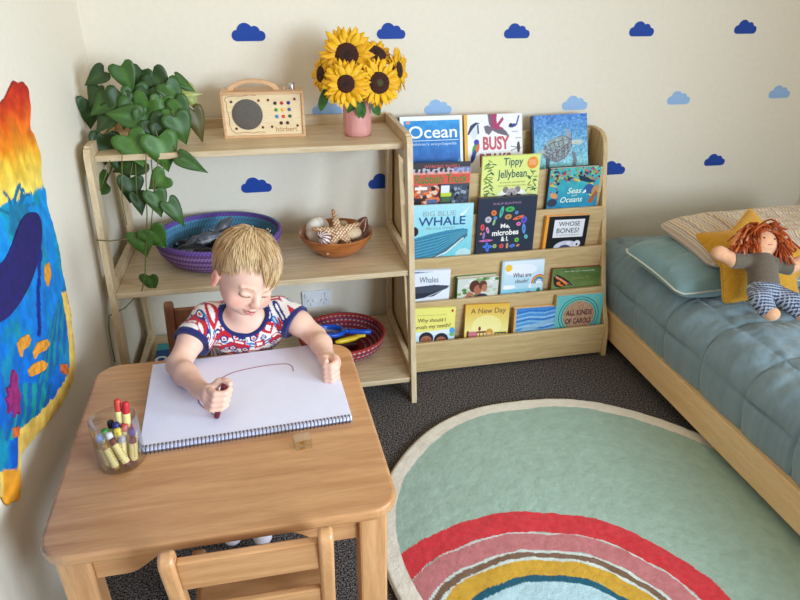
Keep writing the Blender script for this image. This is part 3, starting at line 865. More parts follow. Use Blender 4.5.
nz = vnoise(cv.X, cv.Y*A, 46, 17); ms = (((cv.X-.45)/.27)**2+((cv.Y*A-.56)/.21)**2 < 1); cv.put((nz > .66)*ms*.6, (186,204,200))
cv.poly([(.62,.37/A),(.58,.24/A),(.62,.24/A),(.69,.34/A),(.70,.40/A)], (160,160,164)); cv.poly([(.70,.44/A),(.82,.43/A),(.90,.44/A),(.92,.48/A),(.86,.52/A),(.70,.50/A)], (186,196,190))
cv.poly([(.70,.62/A),(.76,.64/A),(.80,.78/A),(.74,.94/A),(.70,.92/A),(.72,.76/A)], (112,112,124)); cv.poly([(.22,.70/A),(.30,.74/A),(.28,.86/A),(.22,.96/A)], (70,74,88)); cv.poly([(.06,.62/A),(.18,.56/A),(.22,.62/A),(.10,.66/A)], (170,180,176))
cv.noise(30, 50, 6)
b.print()
# ---- second row -----------------------------------------------------------
b = Book(3, 409.5, 163.5, 471, 161.5, .008, 'rubbish truck book with red banner and green title', spine=(60,54,60))
cv = b.canvas((236,234,236), 150); A = b.ar*1.34
cv.rect(0, 0, 1, .14/A, (62,56,62)); 
for k in range(26): cv.ell(k/25, (.17+.03*math.sin(k*1.9)+.05*abs(k/25-.5))/A, .03, .035, (62,56,62) if k % 2 else (188,182,196))
cv.rect(.72, .10/A, 1, .20/A, (150,160,214), .7)
cv.rect(0, .235/A, 1, .48/A, (224,84,72)); cv.rect(0, .20/A, 1, .26/A, (232,150,140), .7)
cv.rect(0, .48/A, .47, 1.2, (150,110,100)); cv.rect(.47, .46/A, .52, 1.2, (80,20,24)); cv.rect(.52, .46/A, 1, 1.2, (66,72,84))
for k in range(70):
    x, y = .02+.44*rs.random(), .52+.4*rs.random(); cv.ell(x, y/A, .03+.03*rs.random(), .02+.02*rs.random(), [(220,92,50),(232,120,60),(70,40,44),(240,200,170),(190,70,40)][k % 5], 40*rs.random())
cv.ell(.40, .56/A, .035, .035, (30,26,30)); cv.rect(.10,.52/A,.30,.58/A,(244,240,236)); cv.ell(.15,.86/A,.06,.06,(40,30,30)); cv.rect(.30,.8/A,.47,.9/A,(90,110,150))
cv.rect(.53, .50/A, .67, .66/A, (232,234,238)); cv.rect(.53, .66/A, .70, .74/A, (196,214,60)); cv.rect(.55,.74/A,.68,.86/A,(70,110,60))
for k in range(30): cv.ell(.72+.27*rs.random(), (.5+.4*rs.random())/A, .03, .03, [(30,34,44),(80,90,110),(150,160,180)][k % 3])
b.print(); b.text('WORKING WHEELS', .24, .82, .035, .085, (216,96,96), 'series_name')
b.text('Rubbish Truck', .10, .96, .185, .335, (60,130,40), bold=.02)

b = Book(3, 483, 157, 541, 154, .012, 'lime green koala book with dark green serif title', spine=(216,222,132))
cv = b.canvas((224,232,130), 150); A = b.ar*1.26
cv.grad((222,230,128), (230,236,150), 0, .6)
for cx, s_ in ((.06, 1), (.95, -1)):
    for k in range(34 if s_ > 0 else 20):
        y = (.08+.75*rs.random()) if s_ > 0 else .35+.45*rs.random(); x = cx+s_*.16*rs.random(); a = rs.uniform(-60, 60)
        cv.ell(x, y/A, .045, .010, [(70,110,44),(34,84,76),(130,150,60)][k % 3], a)
cv.ell(.87, .17/A, .095, .10, (236,140,50)); 
for y in (.12,.16,.20): cv.line([(.81, y/A), (.93, y/A)], .005, (250,210,170))
cv.ell(.55, .90/A, .28, .17, (250,248,240), 0, .9); cv.ell(.55, .98/A, .26, .14, (70,54,50))
for x in (.43, .64): cv.ell(x, .72/A, .05, .055, (140,126,124))
cv.ell(.54, .80/A, .10, .09, (182,172,170)); cv.ell(.54, .82/A, .018, .03, (50,44,46)); cv.ell(.50,.78/A,.010,.010,(40,36,40)); cv.ell(.59,.78/A,.010,.010,(40,36,40))
b.print(); b.text('Tippy', .36, .70, .035, .20, (32,88,84), bold=.012); b.text('and', .74, .785, .20, .26, (32,88,84), bold=.01) if False else None
b.text('Jellybean', .27, .78, .23, .41, (32,88,84), bold=.012)
b.text('the true story of a brave koala', .32, .76, .43, .465, (110,120,60), 'subtitle')
b.text('who saved her baby from a fire', .29, .78, .485, .52, (110,120,60), 'subtitle')

b = Book(3, 551, 169, 602, 166, .022, 'teal sea book with a diver and white script lettering', spine=(30,44,56))
cv = b.canvas((24,132,166), 140); A = b.ar*1.2
cv.grad((80,190,184), (10,110,170), 0, .8); cv.noise(40, 8, 3)
for k in range(220):
    x = rs.random(); y = rs.uniform(0, .30) if rs.random() < .55 else rs.uniform(.2, .7)
    if y > .3 and .22 < x < .78: continue
    cv.ell(x, y/A, .012+.028*rs.random(), .010+.018*rs.random(), [(150,40,110),(60,150,150),(220,100,60),(214,190,90),(30,70,90),(120,170,80),(40,40,70)][k % 7], rs.uniform(-60,60))
cv.poly([(.55,.16/A),(.70,.22/A),(.92,.34/A),(.80,.36/A),(.60,.30/A)], (24,50,72)); 
cv.ell(.80, .50/A, .10, .09, (50,90,150), -20); cv.ell(.93, .54/A, .06, .10, (196,140,90), 20); cv.poly([(.68,.60/A),(.74,.50/A),(.76,.58/A)], (240,240,240))
cv.poly([(.80,.80/A),(.95,.55/A),(1,.60/A),(.9,.85/A)], (160,96,60)); cv.ell(.12, .62/A, .08,.05,(220,150,100),30); cv.ell(.1,.78/A,.1,.08,(50,60,84))
b.print(); b.text('Seas', .38, .66, .38, .49, (226,240,222), shear=.25, bold=.012); b.text('and', .47, .58, .505, .545, (226,240,222), shear=.2); b.text('Oceans', .26, .70, .55, .66, (226,240,222), shear=.25, bold=.012)
# ---- third row -----------------------------------------------------------
b = Book(2, 410.5, 206, 474, 203, .008, 'pale turquoise whale book at left of the third tier', spine=(190,220,226))
cv = b.canvas((166,220,230), 160); A = b.ar*1.1
cv.grad((176,226,236), (90,196,208), 0, 1)
cv.poly([(0,.60/A),(.30,.52/A),(.60,.46/A),(.85,.44/A),(.93,.46/A),(.93,.52/A),(.80,.62/A),(.50,.86/A),(.30,1.0/A),(0,1.0/A)], (62,138,170))
for k in range(16):
    y = .54+.028*k; cv.line([(0, (y+.10)/A), (.45, (y)/A), (.90, (.47+.004*k)/A)], .0035, (110,184,204) if k % 2 else (44,112,146))
cv.poly([(.28,1.0/A),(.52,.84/A),(.82,.60/A),(.92,.52/A),(.93,.58/A),(.85,.66/A),(.5,.94/A),(.4,1.0/A)], (70,110,130)); cv.line([(.32,1.0/A),(.60,.86/A),(.86,.62/A)], .012, (220,234,236))
cv.poly([(.78,.20/A),(.95,.04/A),(.88,.16/A),(.82,.22/A)], (226,236,238))
cv.ell(.06, .46/A, .075, .08, (44,36,44)); cv.ell(.88,.92/A,.13,.10,(206,226,230),0,.8); cv.noise(16, 40, 9)
b.print(); b.text('BIG BLUE', .20, .72, .10, .18, (150,170,180), bold=.004); b.text('WHALE', .13, .88, .195, .335, (30,74,140), bold=.012); b.text('NICOLA DAVIES', .26, .72, .36, .395, (130,160,176), 'author')

b = Book(2, 479, 199, 538, 195, .014, 'navy microbes book ringed with colourful germ shapes', spine=(34,40,60))
cv = b.canvas((42,50,68), 170); A = b.ar*1.1
germs = [(.27,.28,.045,.05,(232,120,60)),(.40,.27,.03,.10,(70,190,160)),(.54,.23,.08,.045,(70,176,90)),(.66,.30,.03,.03,(90,150,220)),(.30,.38,.03,.03,(90,160,220)),
 (.18,.40,.055,.055,(196,190,200)),(.52,.37,.06,.045,(196,140,80)),(.70,.40,.10,.028,(232,110,70)),(.80,.45,.05,.06,(90,90,200)),(.71,.52,.04,.035,(230,120,170)),
 (.09,.54,.035,.06,(220,80,80)),(.18,.60,.025,.06,(226,150,200)),(.07,.66,.02,.02,(230,150,90)),(.12,.70,.02,.06,(170,130,210)),(.81,.62,.03,.09,(90,150,220)),
 (.86,.78,.03,.04,(90,200,190)),(.70,.83,.04,.04,(110,190,80)),(.20,.92,.09,.03,(70,120,220)),(.19,.93,.03,.09,(70,120,220)),(.32,.92,.035,.035,(170,190,90)),(.44,.93,.04,.04,(220,80,90)),(.54,.93,.02,.05,(230,170,120)),(.63,.94,.05,.03,(90,130,210)),(.73,.94,.03,.02,(230,150,110)),(.28,.46,.02,.05,(160,210,140)),(.16,.80,.12,.018,(220,110,180))]
for i, (x, y, rx, ry, c) in enumerate(germs):
    cv.ell(x, y/A, rx, ry, c, (i*37) % 50-25); cv.ell(x, y/A, rx*.35, ry*.35, [v*.6 for v in c], 0)
b.print(); b.text('PHILIP BUNTING', .25, .72, .085, .12, (176,130,170), 'author')
b.text('Me,', .40, .56, .45, .54, (244,240,236), bold=.03); b.text('microbes', .26, .72, .555, .655, (244,240,236), bold=.03); b.text('& I.', .42, .55, .675, .76, (244,240,236), bold=.03)

b = Book(2, 547, 217, 590, 215, .016, 'black board book about bones with orange spine and white title panel', spine=(232,150,44))
cv = b.canvas((22,22,26), 120); A = b.ar*1.25
cv.rect(0, 0, .06, 1, (236,160,56)); cv.rect(.20, .10/A, .90, .62/A, (232,232,236)); cv.ell(.55,.93/A,.30,.17,(206,206,224)); cv.ell(.52,.95/A,.14,.09,(70,70,110)); cv.ell(.80,.82/A,.08,.08,(226,226,236)); cv.ell(.60,.80/A,.05,.04,(230,230,240)); cv.ell(.80,.84/A,.025,.025,(30,30,40))
b.print(); b.text('WHOSE', .30, .80, .125, .23, (90,94,104), bold=.01); b.text('BONES?', .27, .80, .275, .39, (90,94,104), bold=.01); b.text('an animal guessing game', .28, .80, .42, .455, (120,124,134), 'subtitle')
# ---- fourth row -----------------------------------------------------------
b = Book(1, 411, 271, 451, 269.5, .014, 'white whale book with grey whale, leftmost in the fourth tier', spine=(210,216,228))
cv = b.canvas((232,236,244), 120); A = b.ar*1.2
cv.poly([(0,.02),(.55,.05/A),(0,.10/A)], (120,136,170)); cv.poly([(0,.52/A),(.60,.46/A),(1,.50/A),(.92,.60/A),(.7,.72/A),(.6,.80/A),(.2,.88/A),(0,.86/A)], (64,72,88)); cv.poly([(0,.72/A),(.5,.70/A),(.9,.60/A),(.6,.82/A),(0,.92/A)], (40,46,62)); cv.line([(.3,.9/A),(1,.56/A)], .01, (200,210,220))
b.print(); b.text('Whales', .22, .70, .17, .32, (70,84,110))
b = Book(1, 458, 279.5, 499, 276, .030, 'thick photo book showing two faces in the fourth tier', spine=(40,110,60), tb=0)
cv = b.canvas((214,220,210), 120); A = b.ar
for k in range(40): cv.ell(rs.random(), rs.random()*.6/A, .06, .04, [(230,232,226),(140,170,110),(190,200,180),(90,130,70)][k % 4])
cv.ell(.42, .22/A, .13, .16, (92,52,38)); cv.ell(.50, .32/A, .10, .13, (176,110,84)); cv.ell(.62, .20/A, .10, .12, (104,60,44)); cv.ell(.66,.28/A,.07,.10,(186,120,92)); cv.poly([(.0,.75/A),(.28,.34/A),(.40,.40/A),(.30,.8/A)], (182,116,88)); cv.poly([(.20,.8/A),(.30,.45/A),(.36,.50/A),(.34,.8/A)], (30,70,170)); cv.ell(.6,.52/A,.16,.10,(60,56,70))
b.print()
b = Book(1, 503, 262, 545, 259, .012, 'pale board book with sun, rainbow and question about clouds', spine=(190,212,224))
cv = b.canvas((206,226,240), 130); A = b.ar
cv.grad((226,236,246), (150,206,226), 0, .8)
cv.ell(.45, .22/A, .38, .14, (236,240,248)); cv.ell(.85,.62/A,.2,.10,(240,244,250)); cv.ell(.16,.62/A,.18,.05,(244,246,250)); cv.ell(.15, .16/A, .085, .085, (244,196,60)); cv.rect(0,0,.05,1,(190,214,226))
for i, c in enumerate(((210,60,60),(240,170,60),(90,170,90),(60,90,190),(100,60,150))): cv.ell(.90, .56/A, .17-.022*i, .19-.022*i, c, 0, 1, .08)
cv.rect(.72, .57/A, 1, .80/A, (200,226,238)); cv.rect(0,.68/A,1,1.2,(120,200,220),.6)
cv.ell(.40,.86/A,.10,.10,(50,34,34)); cv.ell(.66,.84/A,.10,.09,(150,60,40)); cv.ell(.66,.88/A,.06,.06,(236,200,170)); cv.ell(.9,.78/A,.05,.10,(40,120,90))
b.print(); b.text('What are', .26, .70, .29, .395, (74,70,84), bold=.01); b.text('clouds?', .32, .64, .44, .535, (74,70,84), bold=.01)
b = Book(1, 553, 269, 602, 266, .012, 'green book with an orange monarch butterfly in the fourth tier', spine=(140,50,40))
cv = b.canvas((96,124,60), 140); A = b.ar*1.35
cv.grad((84,112,54), (120,140,76), 0, .6); cv.noise(40, 6, 4)
cv.poly([(.03,.20/A),(.10,.16/A),(.22,.24/A),(.36,.36/A),(.44,.48/A),(.30,.46/A),(.20,.52/A),(.08,.48/A),(.04,.40/A)], (36,28,26))
for x, y, rx, ry, a in ((.11,.25,.05,.022,35),(.19,.31,.055,.025,40),(.27,.39,.07,.026,38),(.14,.40,.045,.035,20),(.20,.46,.05,.02,10)): cv.ell(x, y/A, rx, ry, (236,120,50), a)
for k in range(10): cv.ell(.05+.04*k*.9, (.19+.028*k)/A, .008, .008, (240,236,230))
b.print(); b.text('the life of a butterfly', .24, .86, .055, .085, (226,232,214), 'title'); b.text('Butterfly', .42, .78, .17, .25, (140,136,70), 'title')
# ---- front row -----------------------------------------------------------
b = Book(0, 411, 309, 456, 307, .012, 'yellow board book about brushing teeth, leftmost in the front tier', spine=(236,226,120))
cv = b.canvas((238,230,120), 140); A = b.ar*1.14
cv.rect(0, .62/A, 1, 1.3, (196,226,240)); cv.poly([(0,.66/A),(.5,.60/A),(1,.56/A),(1,.68/A),(0,.72/A)], (226,238,246))
cv.ell(.93,.09/A,.025,.035,(190,40,60)); cv.ell(.94,.62/A,.06,.08,(80,160,220)); cv.ell(.94,.72/A,.06,.04,(110,180,100))
for x, y in ((.36,.80),(.70,.84)): cv.ell(x, y/A, .16, .15, (34,30,40)); cv.ell(x, (y+.06)/A, .13, .12, (170,104,76)); cv.line([(x-.07,(y+.02)/A),(x-.02,(y+.02)/A)],.006,(40,24,24)); cv.line([(x+.03,(y+.02)/A),(x+.08,(y+.02)/A)],.006,(40,24,24))
b.print(); b.text('Why should I', .16, .78, .235, .345, (96,54,44), bold=.01); b.text('brush my teeth?', .09, .90, .375, .49, (96,54,44), bold=.01, rot=.03); b.text('Very first questions and answers', .14, .80, .15, .175, (120,110,60), 'series_name')
b = Book(0, 466, 305, 510, 303, .010, 'golden yellow book about a new day in the front tier', spine=(206,150,50))
cv = b.canvas((236,206,90), 140); A = b.ar
cv.grad((226,176,60), (238,228,150), 0, .55); cv.ell(.5,.5/A,.34,.25,(244,238,170),0,.6); cv.rect(.05,.62/A,.30,.86/A,(206,120,130)); cv.rect(.05,.60/A,.10,1,(110,60,40)); cv.rect(.28,.62/A,.60,.66/A,(120,70,50))
for x in (.34,.42,.50): cv.rect(x,.64/A,x+.02,1,(110,70,50))
cv.ell(.34,.56/A,.03,.05,(150,40,50)); cv.ell(.57,.66/A,.085,.09,(206,150,50)); cv.ell(.57,.72/A,.06,.06,(238,196,160)); cv.rect(.68,.66/A,.96,.69/A,(40,90,90))
for x in (.70,.78,.86,.94): cv.rect(x,.68/A,x+.015,1,(40,90,90))
cv.rect(.46,.78/A,.68,1,(90,70,80)); cv.rect(0,.86/A,1,1,(232,222,170),.5)
b.print(); b.text('A New Day', .12, .92, .09, .245, (120,84,60), bold=.008); b.text('by Brad Mendelson', .34, .66, .355, .385, (120,110,50), 'author') if False else None
b = Book(0, 515, 309, 558, 306, .022, 'thin ocean wave book lying low beside the round-label book', spine=(214,160,80))
cv = b.canvas((50,120,190), 140); A = b.ar
cv.grad((60,130,206), (110,170,214), 0, .6)
for k in range(14):
    y = .06+.05*k; cv.line([(0, (y+.06)/A), (.35, (y)/A), (.7, (y+.03)/A), (1, (y-.03)/A)], .014, [(30,96,170),(150,196,226),(70,140,200),(200,224,238)][k % 4], .7)
cv.ell(.55,.42/A,.40,.06,(150,186,210),-14,.8); cv.rect(0,0,.05,1,(206,170,110)); cv.noise(20,20,7)
b.print()
b = Book(0, 557.5, 296, 604, 293, .018, 'turquoise book with a brown circle of lettering, rightmost front tier', spine=(196,160,110))
cv = b.canvas((104,186,182), 150); A = b.ar*1.22
cv.noise(14, 6, 8); cv.ell(.50, .55/A, .43, .40, (24,86,84), 0, 1, .018); cv.ell(.50, .55/A, .37, .35, (24,86,84), 0, 1, .02); cv.ell(.50, .55/A, .34, .32, (176,136,104))
n2 = vnoise(cv.X, cv.Y*A, 70, 14); msk = np.hypot((cv.X-.5)/.34, (cv.Y-.55/A)*b.ar/.32) < 1; cv.put((n2 > .62)*msk*.5, (206,180,150)); cv.put((n2 < .3)*msk*.5, (140,96,70))
b.print(); b.text('ALL KINDS', .22, .78, .32, .44, (94,40,52), bold=.03); b.text('OF CAROLS', .22, .78, .50, .62, (94,40,52), bold=.03)
# ---- bedding positions
p1.scale = (1.09, 1.22, .85)
place_s = lambda o, *a, **k: None
def place2(o, loc, rx, rz, sc_):
    o.matrix_world = Matrix.Translation(loc) @ Matrix.Rotation(math.radians(rz), 4, 'Z') @ Matrix.Rotation(math.radians(rx), 4, 'X') @ Matrix.Diagonal((*sc_, 1))
place2(p1, (2.005, -.505, .436), 3, 2, (1.20, .80, .80))
place2(p2, (2.085, -.488, .518), 7, 3, (1.17, .76, .88))
SROT = Matrix.Rotation(math.radians(-2), 4, 'Z') @ Matrix.Rotation(math.radians(44), 4, 'X')
SROT = Matrix.Rotation(math.radians(-4), 4, 'Z') @ Matrix.Rotation(math.radians(38), 4, 'X') @ Matrix.Rotation(math.radians(-14), 4, 'Z')
_sc = at(757, 262, 2, .522)
star.matrix_world = Matrix.Translation(tuple(_sc)) @ SROT @ Matrix.Diagonal((1.12, 1.12, 1, 1))

# ================================================================== rag doll
def doll():
    # local frame: x right, y up the body, z out of the chest
    root = empty('rag_doll', 'rag doll with orange yarn hair, brown sweater and checked trousers', 'doll')
    SK = plain('doll_jersey', (226,168,128), .9, c2=(232,178,138), scale=90, sheen=.2)
    s = SDF((-.17,-.20,-.06), (.17,.20,.10), .0035)
    s.ell((0, .095, .012), (.044, .047, .042), k=.01)                      # head
    s.cap((0, .03, .005), (0, .06, .008), .022, k=.01)
    s.chain([(0,.03,0), (0,-.05,0)], [.036,.038], .01)
    for sx in (-1, 1):
        s.chain([(sx*.03,.035,0), (sx*.085,.030,.0), (sx*.128,.052,.0)], [.018,.021,.021], .01)
        s.ell((sx*.128, .050, 0), (.026,.019,.018), k=.01)
    s.chain([(-.018,-.055,0), (-.030,-.10,.028), (-.010,-.142,.030)], [.026,.025,.020], .01)
    s.chain([(.018,-.055,0), (.060,-.098,.028), (.090,-.132,.028)], [.026,.025,.020], .01)
    s.ell((-.006,-.150,.036), (.022,.020,.024), k=.008); s.ell((.098,-.140,.034), (.024,.020,.024), k=.008)
    V, F = s.mesh(); V = relax(V, F, 2)
    bdy = np_obj('body', V, F, SK, root)
    GR = plain('brown_grey_jersey', (98,86,72), .95, c2=(108,96,80), scale=200, sheen=.3)
    s = SDF((-.14,-.07,-.06), (.14,.07,.08), .0035)
    s.chain([(0,.028,.002), (0,-.035,.002)], [.042,.044], .012)
    for sx in (-1, 1): s.chain([(sx*.03,.036,0), (sx*.088,.031,0)], [.022,.025], .012)
    s.cut((0,-.052,0), (0,-1,0)); s.cut((0,.058,0), (0,1,0))
    for sx in (-1, 1): s.cut((sx*.092,0,0), (sx,0,0))
    V, F = s.mesh(); V = relax(V, F, 2); np_obj('sweater', V, F, GR, root)
    s = SDF((-.10,-.17,-.06), (.14,-.03,.09), .003)
    s.cap((0,-.045,0), (0,-.062,0), .042, .044, .01)
    s.chain([(-.018,-.06,0), (-.031,-.10,.028), (-.016,-.134,.030)], [.032,.030,.026], .008)
    s.chain([(.018,-.06,0), (.060,-.098,.028), (.084,-.124,.028)], [.032,.030,.026], .008)
    s.cut((0,-.040,0), (0,1,0))
    V, F = s.mesh(); V = relax(V, F, 2)
    C = np.zeros((len(V), 3)); C[:] = (112,124,148)
    a = (np.mod(V[:, 0], .009) < .0026) | (np.mod(V[:, 1], .009) < .0026); C[a] = (44,52,78); bb = (np.mod(V[:, 0]+.0045, .009) < .0016) | (np.mod(V[:, 1]+.0045, .009) < .0016); C[bb] = (182,190,204)
    np_obj('trousers', V, F, painted('checked_cotton', .9), root, True, C)
    # yarn hair
    rs = random.Random(7); HC = np.array(((190,88,34),(206,106,44),(168,70,26),(222,168,136)))
    VV, FF, CC = [], [], []; k = 0
    for i in range(560):
        a = rs.uniform(-2.4, 2.4); el = rs.uniform(-.1, 1.5)
        if el < .75 and abs(a) < .8 : el = rs.uniform(.75, 1.5)
        d = Vector((math.sin(a)*math.cos(el), math.sin(el), math.cos(a)*math.cos(el)*.9-.15)).normalized()
        p = Vector((0, .098, .010))+Vector((d.x*.046, d.y*.048, d.z*.043)); pts = [p.copy()]
        L = rs.uniform(.045, .095); v = (d*.35+Vector((rs.uniform(-1, 1), rs.uniform(-.9, .5), rs.uniform(-.4, .5)))).normalized()
        for q in range(5):
            v = (v+Vector((rs.uniform(-.5, .5)+.15*math.copysign(1, p.x), -.52, rs.uniform(-.4, .4)))).normalized(); p = p+v*L/5
            c = p-Vector((0, .098, .010)); e = math.sqrt((c.x/.050)**2+(c.y/.052)**2+(c.z/.047)**2)
            if e < 1: p = Vector((0, .098, .010))+c/e
            if abs(p.x-.002) < .031 and .045 < p.y < .120 and p.z > .018: p.x = .002+math.copysign(.031+rs.uniform(0, .006), p.x-.002)
            pts.append(p.copy())
        mb = MB().tube(pts, .0030, 5); base = len(VV); VV += mb.v; CC += [tuple(HC[rs.choice((0,0,1,1,2,2,3))])]*len(mb.v); FF += [tuple(j+base for j in f) for f in mb.f if len(f) == 4]
    np_obj('yarn_hair', np.array(VV), np.array(FF), painted('orange_yarn', .9), root, True, np.array(CC))
    INKD = plain('doll_face_thread', (60,44,40), .8)
    for x in (-.014, .018): obj('eye', MB().ball((x, .094, .0525), (.0028,.0028,.0018), 8, 6), INKD, bdy)
    obj('mouth', MB().tube([(-.004,.074,.0505), (.003,.073,.0512), (.010,.0745,.0500)], .0011, 6), plain('doll_mouth_thread', (170,70,60), .8), bdy)
    return root
dl = doll()
_dc = at(762, 273, 2, .550)
dl.matrix_world = Matrix.Translation(tuple(_dc)) @ Matrix.Rotation(math.radians(-8), 4, 'Z') @ Matrix.Rotation(math.radians(42), 4, 'X') @ Matrix.Rotation(math.radians(-9), 4, 'Z') @ Matrix.Diagonal((.95, .95, .95, 1))

# ================================================================== wooden music box
RW = .252
RHH = at(220, 93, 1, -.2)[2]-ZT
ra = empty('wooden_radio', 'wooden childrens music player with round speaker and coloured buttons', 'radio', (.265, -.198, ZT), (0, 0, math.radians(-1.5)))
W_RAD = wood('alder_wood', (206,160,112), (226,184,138), .45, 0, 6); W_PALE = wood('birch_panel', (232,206,160), (240,218,176), .5, 0, 4)
D = .098
mb = MB()
mb.box((0,0,0), (RW,D,.008)); mb.box((0,0,RHH-.008), (RW,D,RHH)); mb.box((0,0,.008), (.008,D,RHH-.008)); mb.box((RW-.008,0,.008), (RW,D,RHH-.008)); mb.box((.008,D-.008,.008), (RW-.008,D,RHH-.008))
obj('case', mb, W_RAD, ra, bevel=.001)
fpan = obj('front_panel', MB().box((.008,.007,.008), (RW-.008,.016,RHH-.008)), W_PALE, ra)
def RP(x, y): return ((x-50)/722*RW, (540-y)/392*RHH)
DARKM = plain('speaker_mesh', (74,68,62), .7, c2=(110,102,92), scale=900, bump=.0006); SILV = plain('brushed_steel', (190,190,188), .3, 1.0)
x, z = RP(268, 338)
mb = MB(); mb.lathe([(0.001,0),(.0455,0),(.0465,.0014),(.0445,.0022),(.03,.0034),(.001,.004)], 48)
o = obj('speaker', mb, DARKM, fpan, True, auto=40); o.data.transform(Matrix.Translation((x,.0065,z)) @ Matrix.Rotation(math.pi/2, 4, 'X'))
for i, (bx, by, c) in enumerate(((518,247,(40,24,40)),(576,247,(196,24,50)),(635,246,(20,30,130)),(523,304,(70,150,40)),(581,304,(240,190,50)),(639,303,(70,90,150)),(526,361,(50,130,214)),(583,362,(230,60,30)),(641,360,(10,96,40)),(559,418,(44,28,34)),(616,418,(70,40,40)))):
    x, z = RP(bx, by); mb = MB().lathe([(.0001,0),(.0052,0),(.0052,.002),(.0035,.0038),(.0001,.0044)], 16)
    mm = plain('button_colour_%s' % ['black','red','navy','green','yellow','slate','sky','vermilion','forest','jet','brown'][i], c, .3, c2=c)
    o = obj('button', mb, mm, fpan, auto=40); o.data.transform(Matrix.Translation((x,.0068,z)) @ Matrix.Rotation(math.pi/2, 4, 'X'))
SCR = plain('bronze_screw', (110,60,44), .4, .6)
for bx, by in ((138,228),(375,222),(458,220),(690,216),(160,458),(393,452),(475,449),(703,445)):
    x, z = RP(bx, by); o = obj('screw', MB().lathe([(.0001,0),(.0042,0),(.0036,.0014),(.0001,.0018)], 12), SCR, fpan, auto=40); o.data.transform(Matrix.Translation((x,.0068,z)) @ Matrix.Rotation(math.pi/2, 4, 'X'))
GROOVE = plain('routed_groove', (176,134,82), .7)
pts = [(355,178),(300,172),(240,182),(150,180),(95,190),(85,215),(98,240),(94,290),(104,330),(108,380),(104,430),(118,470),(150,498),(240,492),(300,500),(360,490),(410,497)]
obj('engraved_line', MB().tube([(RP(a, c)[0], .0068, RP(a, c)[1]) for a, c in pts], .0012, 5), GROOVE, fpan)
me = text_mesh('hörbert', .0215, .0002, bold=.0001); me.transform(Matrix.Translation((RP(505,492)[0], .0066, RP(505,492)[1])) @ Matrix.Rotation(math.pi/2, 4, 'X')); link('engraved_name', me, GROOVE, fpan)
xa, xb = .018, .180; mb = MB(); outer = []; inner = []
for k in range(25):
    u = k/24; x = xa+(xb-xa)*u; h = math.sin(math.pi*u)**.5
    outer.append((x, RHH-.001+.034*h)); xi = xa+.019+(xb-xa-.038)*u; inner.append((xi, RHH-.001+.0225*h))
mb.prism(outer+inner[::-1], 1, .034, .056); obj('handle', mb, W_RAD, ra, bevel=.002)
obj('toggle', MB().lathe([(.0001,0),(.005,0),(.005,.004),(.0015,.005),(.002,.016),(.0001,.017)], 12, (.193,.045,RHH-.0005)), SILV, ra, auto=40)
obj('volume_knob', MB().lathe([(.0001,0),(.0105,0),(.0105,.004),(.009,.005),(.009,.018),(.0075,.020),(.0001,.0205)], 24, (.218,.05,RHH-.0005)), SILV, ra, auto=40)

# ================================================================== vase and sunflowers
m, nt, b_ = new_mat('dusty_pink_glaze')
n, r = noise_col(nt, (196,128,124), (222,160,150), 22, 3, stretch=(3,3,.4)); nt.links.new(r.outputs[0], b_.inputs['Base Color']); b_.inputs['Roughness'].default_value = .45
VC = Vector((.683, -.205, ZT))
o = obj('vase', MB().lathe([(.001,0),(.040,0),(.0445,.004),(.0455,.02),(.0445,.09),(.043,.118),(.0405,.121),(.039,.112),(.040,.02),(.001,.012)], 40, VC), m, auto=50, smooth=True)
tag(o, 'dusty pink cylinder vase holding sunflowers on the top shelf', 'vase')
YEL = wood('sunflower_petal', (236,160,6), (252,204,24), .6, 0, 2); SEED = plain('sunflower_seed_disc', (40,16,12), .95, c2=(74,34,20), scale=300, bump=.003); GRN = plain('leaf_green', (44,84,34), .6, c2=(66,112,44), scale=50); EYE = plain('green_disc_centre', (58,56,24), .9, c2=(80,74,34), scale=300)
DEYE = plain('dark_disc_centre', (30,16,10), .95, c2=(50,30,16), scale=300)
def petal(L, W, lift, droop, tw):
    vs, fs = [], []; nn_ = 7
    for i in range(nn_):
        u = i/(nn_-1); w = W*math.sin(math.pi*min(1, .12+u*.88))**.75*(1-.15*u) if u < 1 else .0004
        z = lift*math.sin(u*1.6)-droop*u*u
        for j, s in enumerate((-1, 0, 1)): vs.append((u*L, s*w/2, z+(.12*w if s == 0 else 0)*-1+tw*s*w*u))
    for i in range(nn_-1):
        for j in range(2): fs.append((i*3+j, (i+1)*3+j, (i+1)*3+j+1, i*3+j+1))
    return vs, fs
rs = random.Random(11)
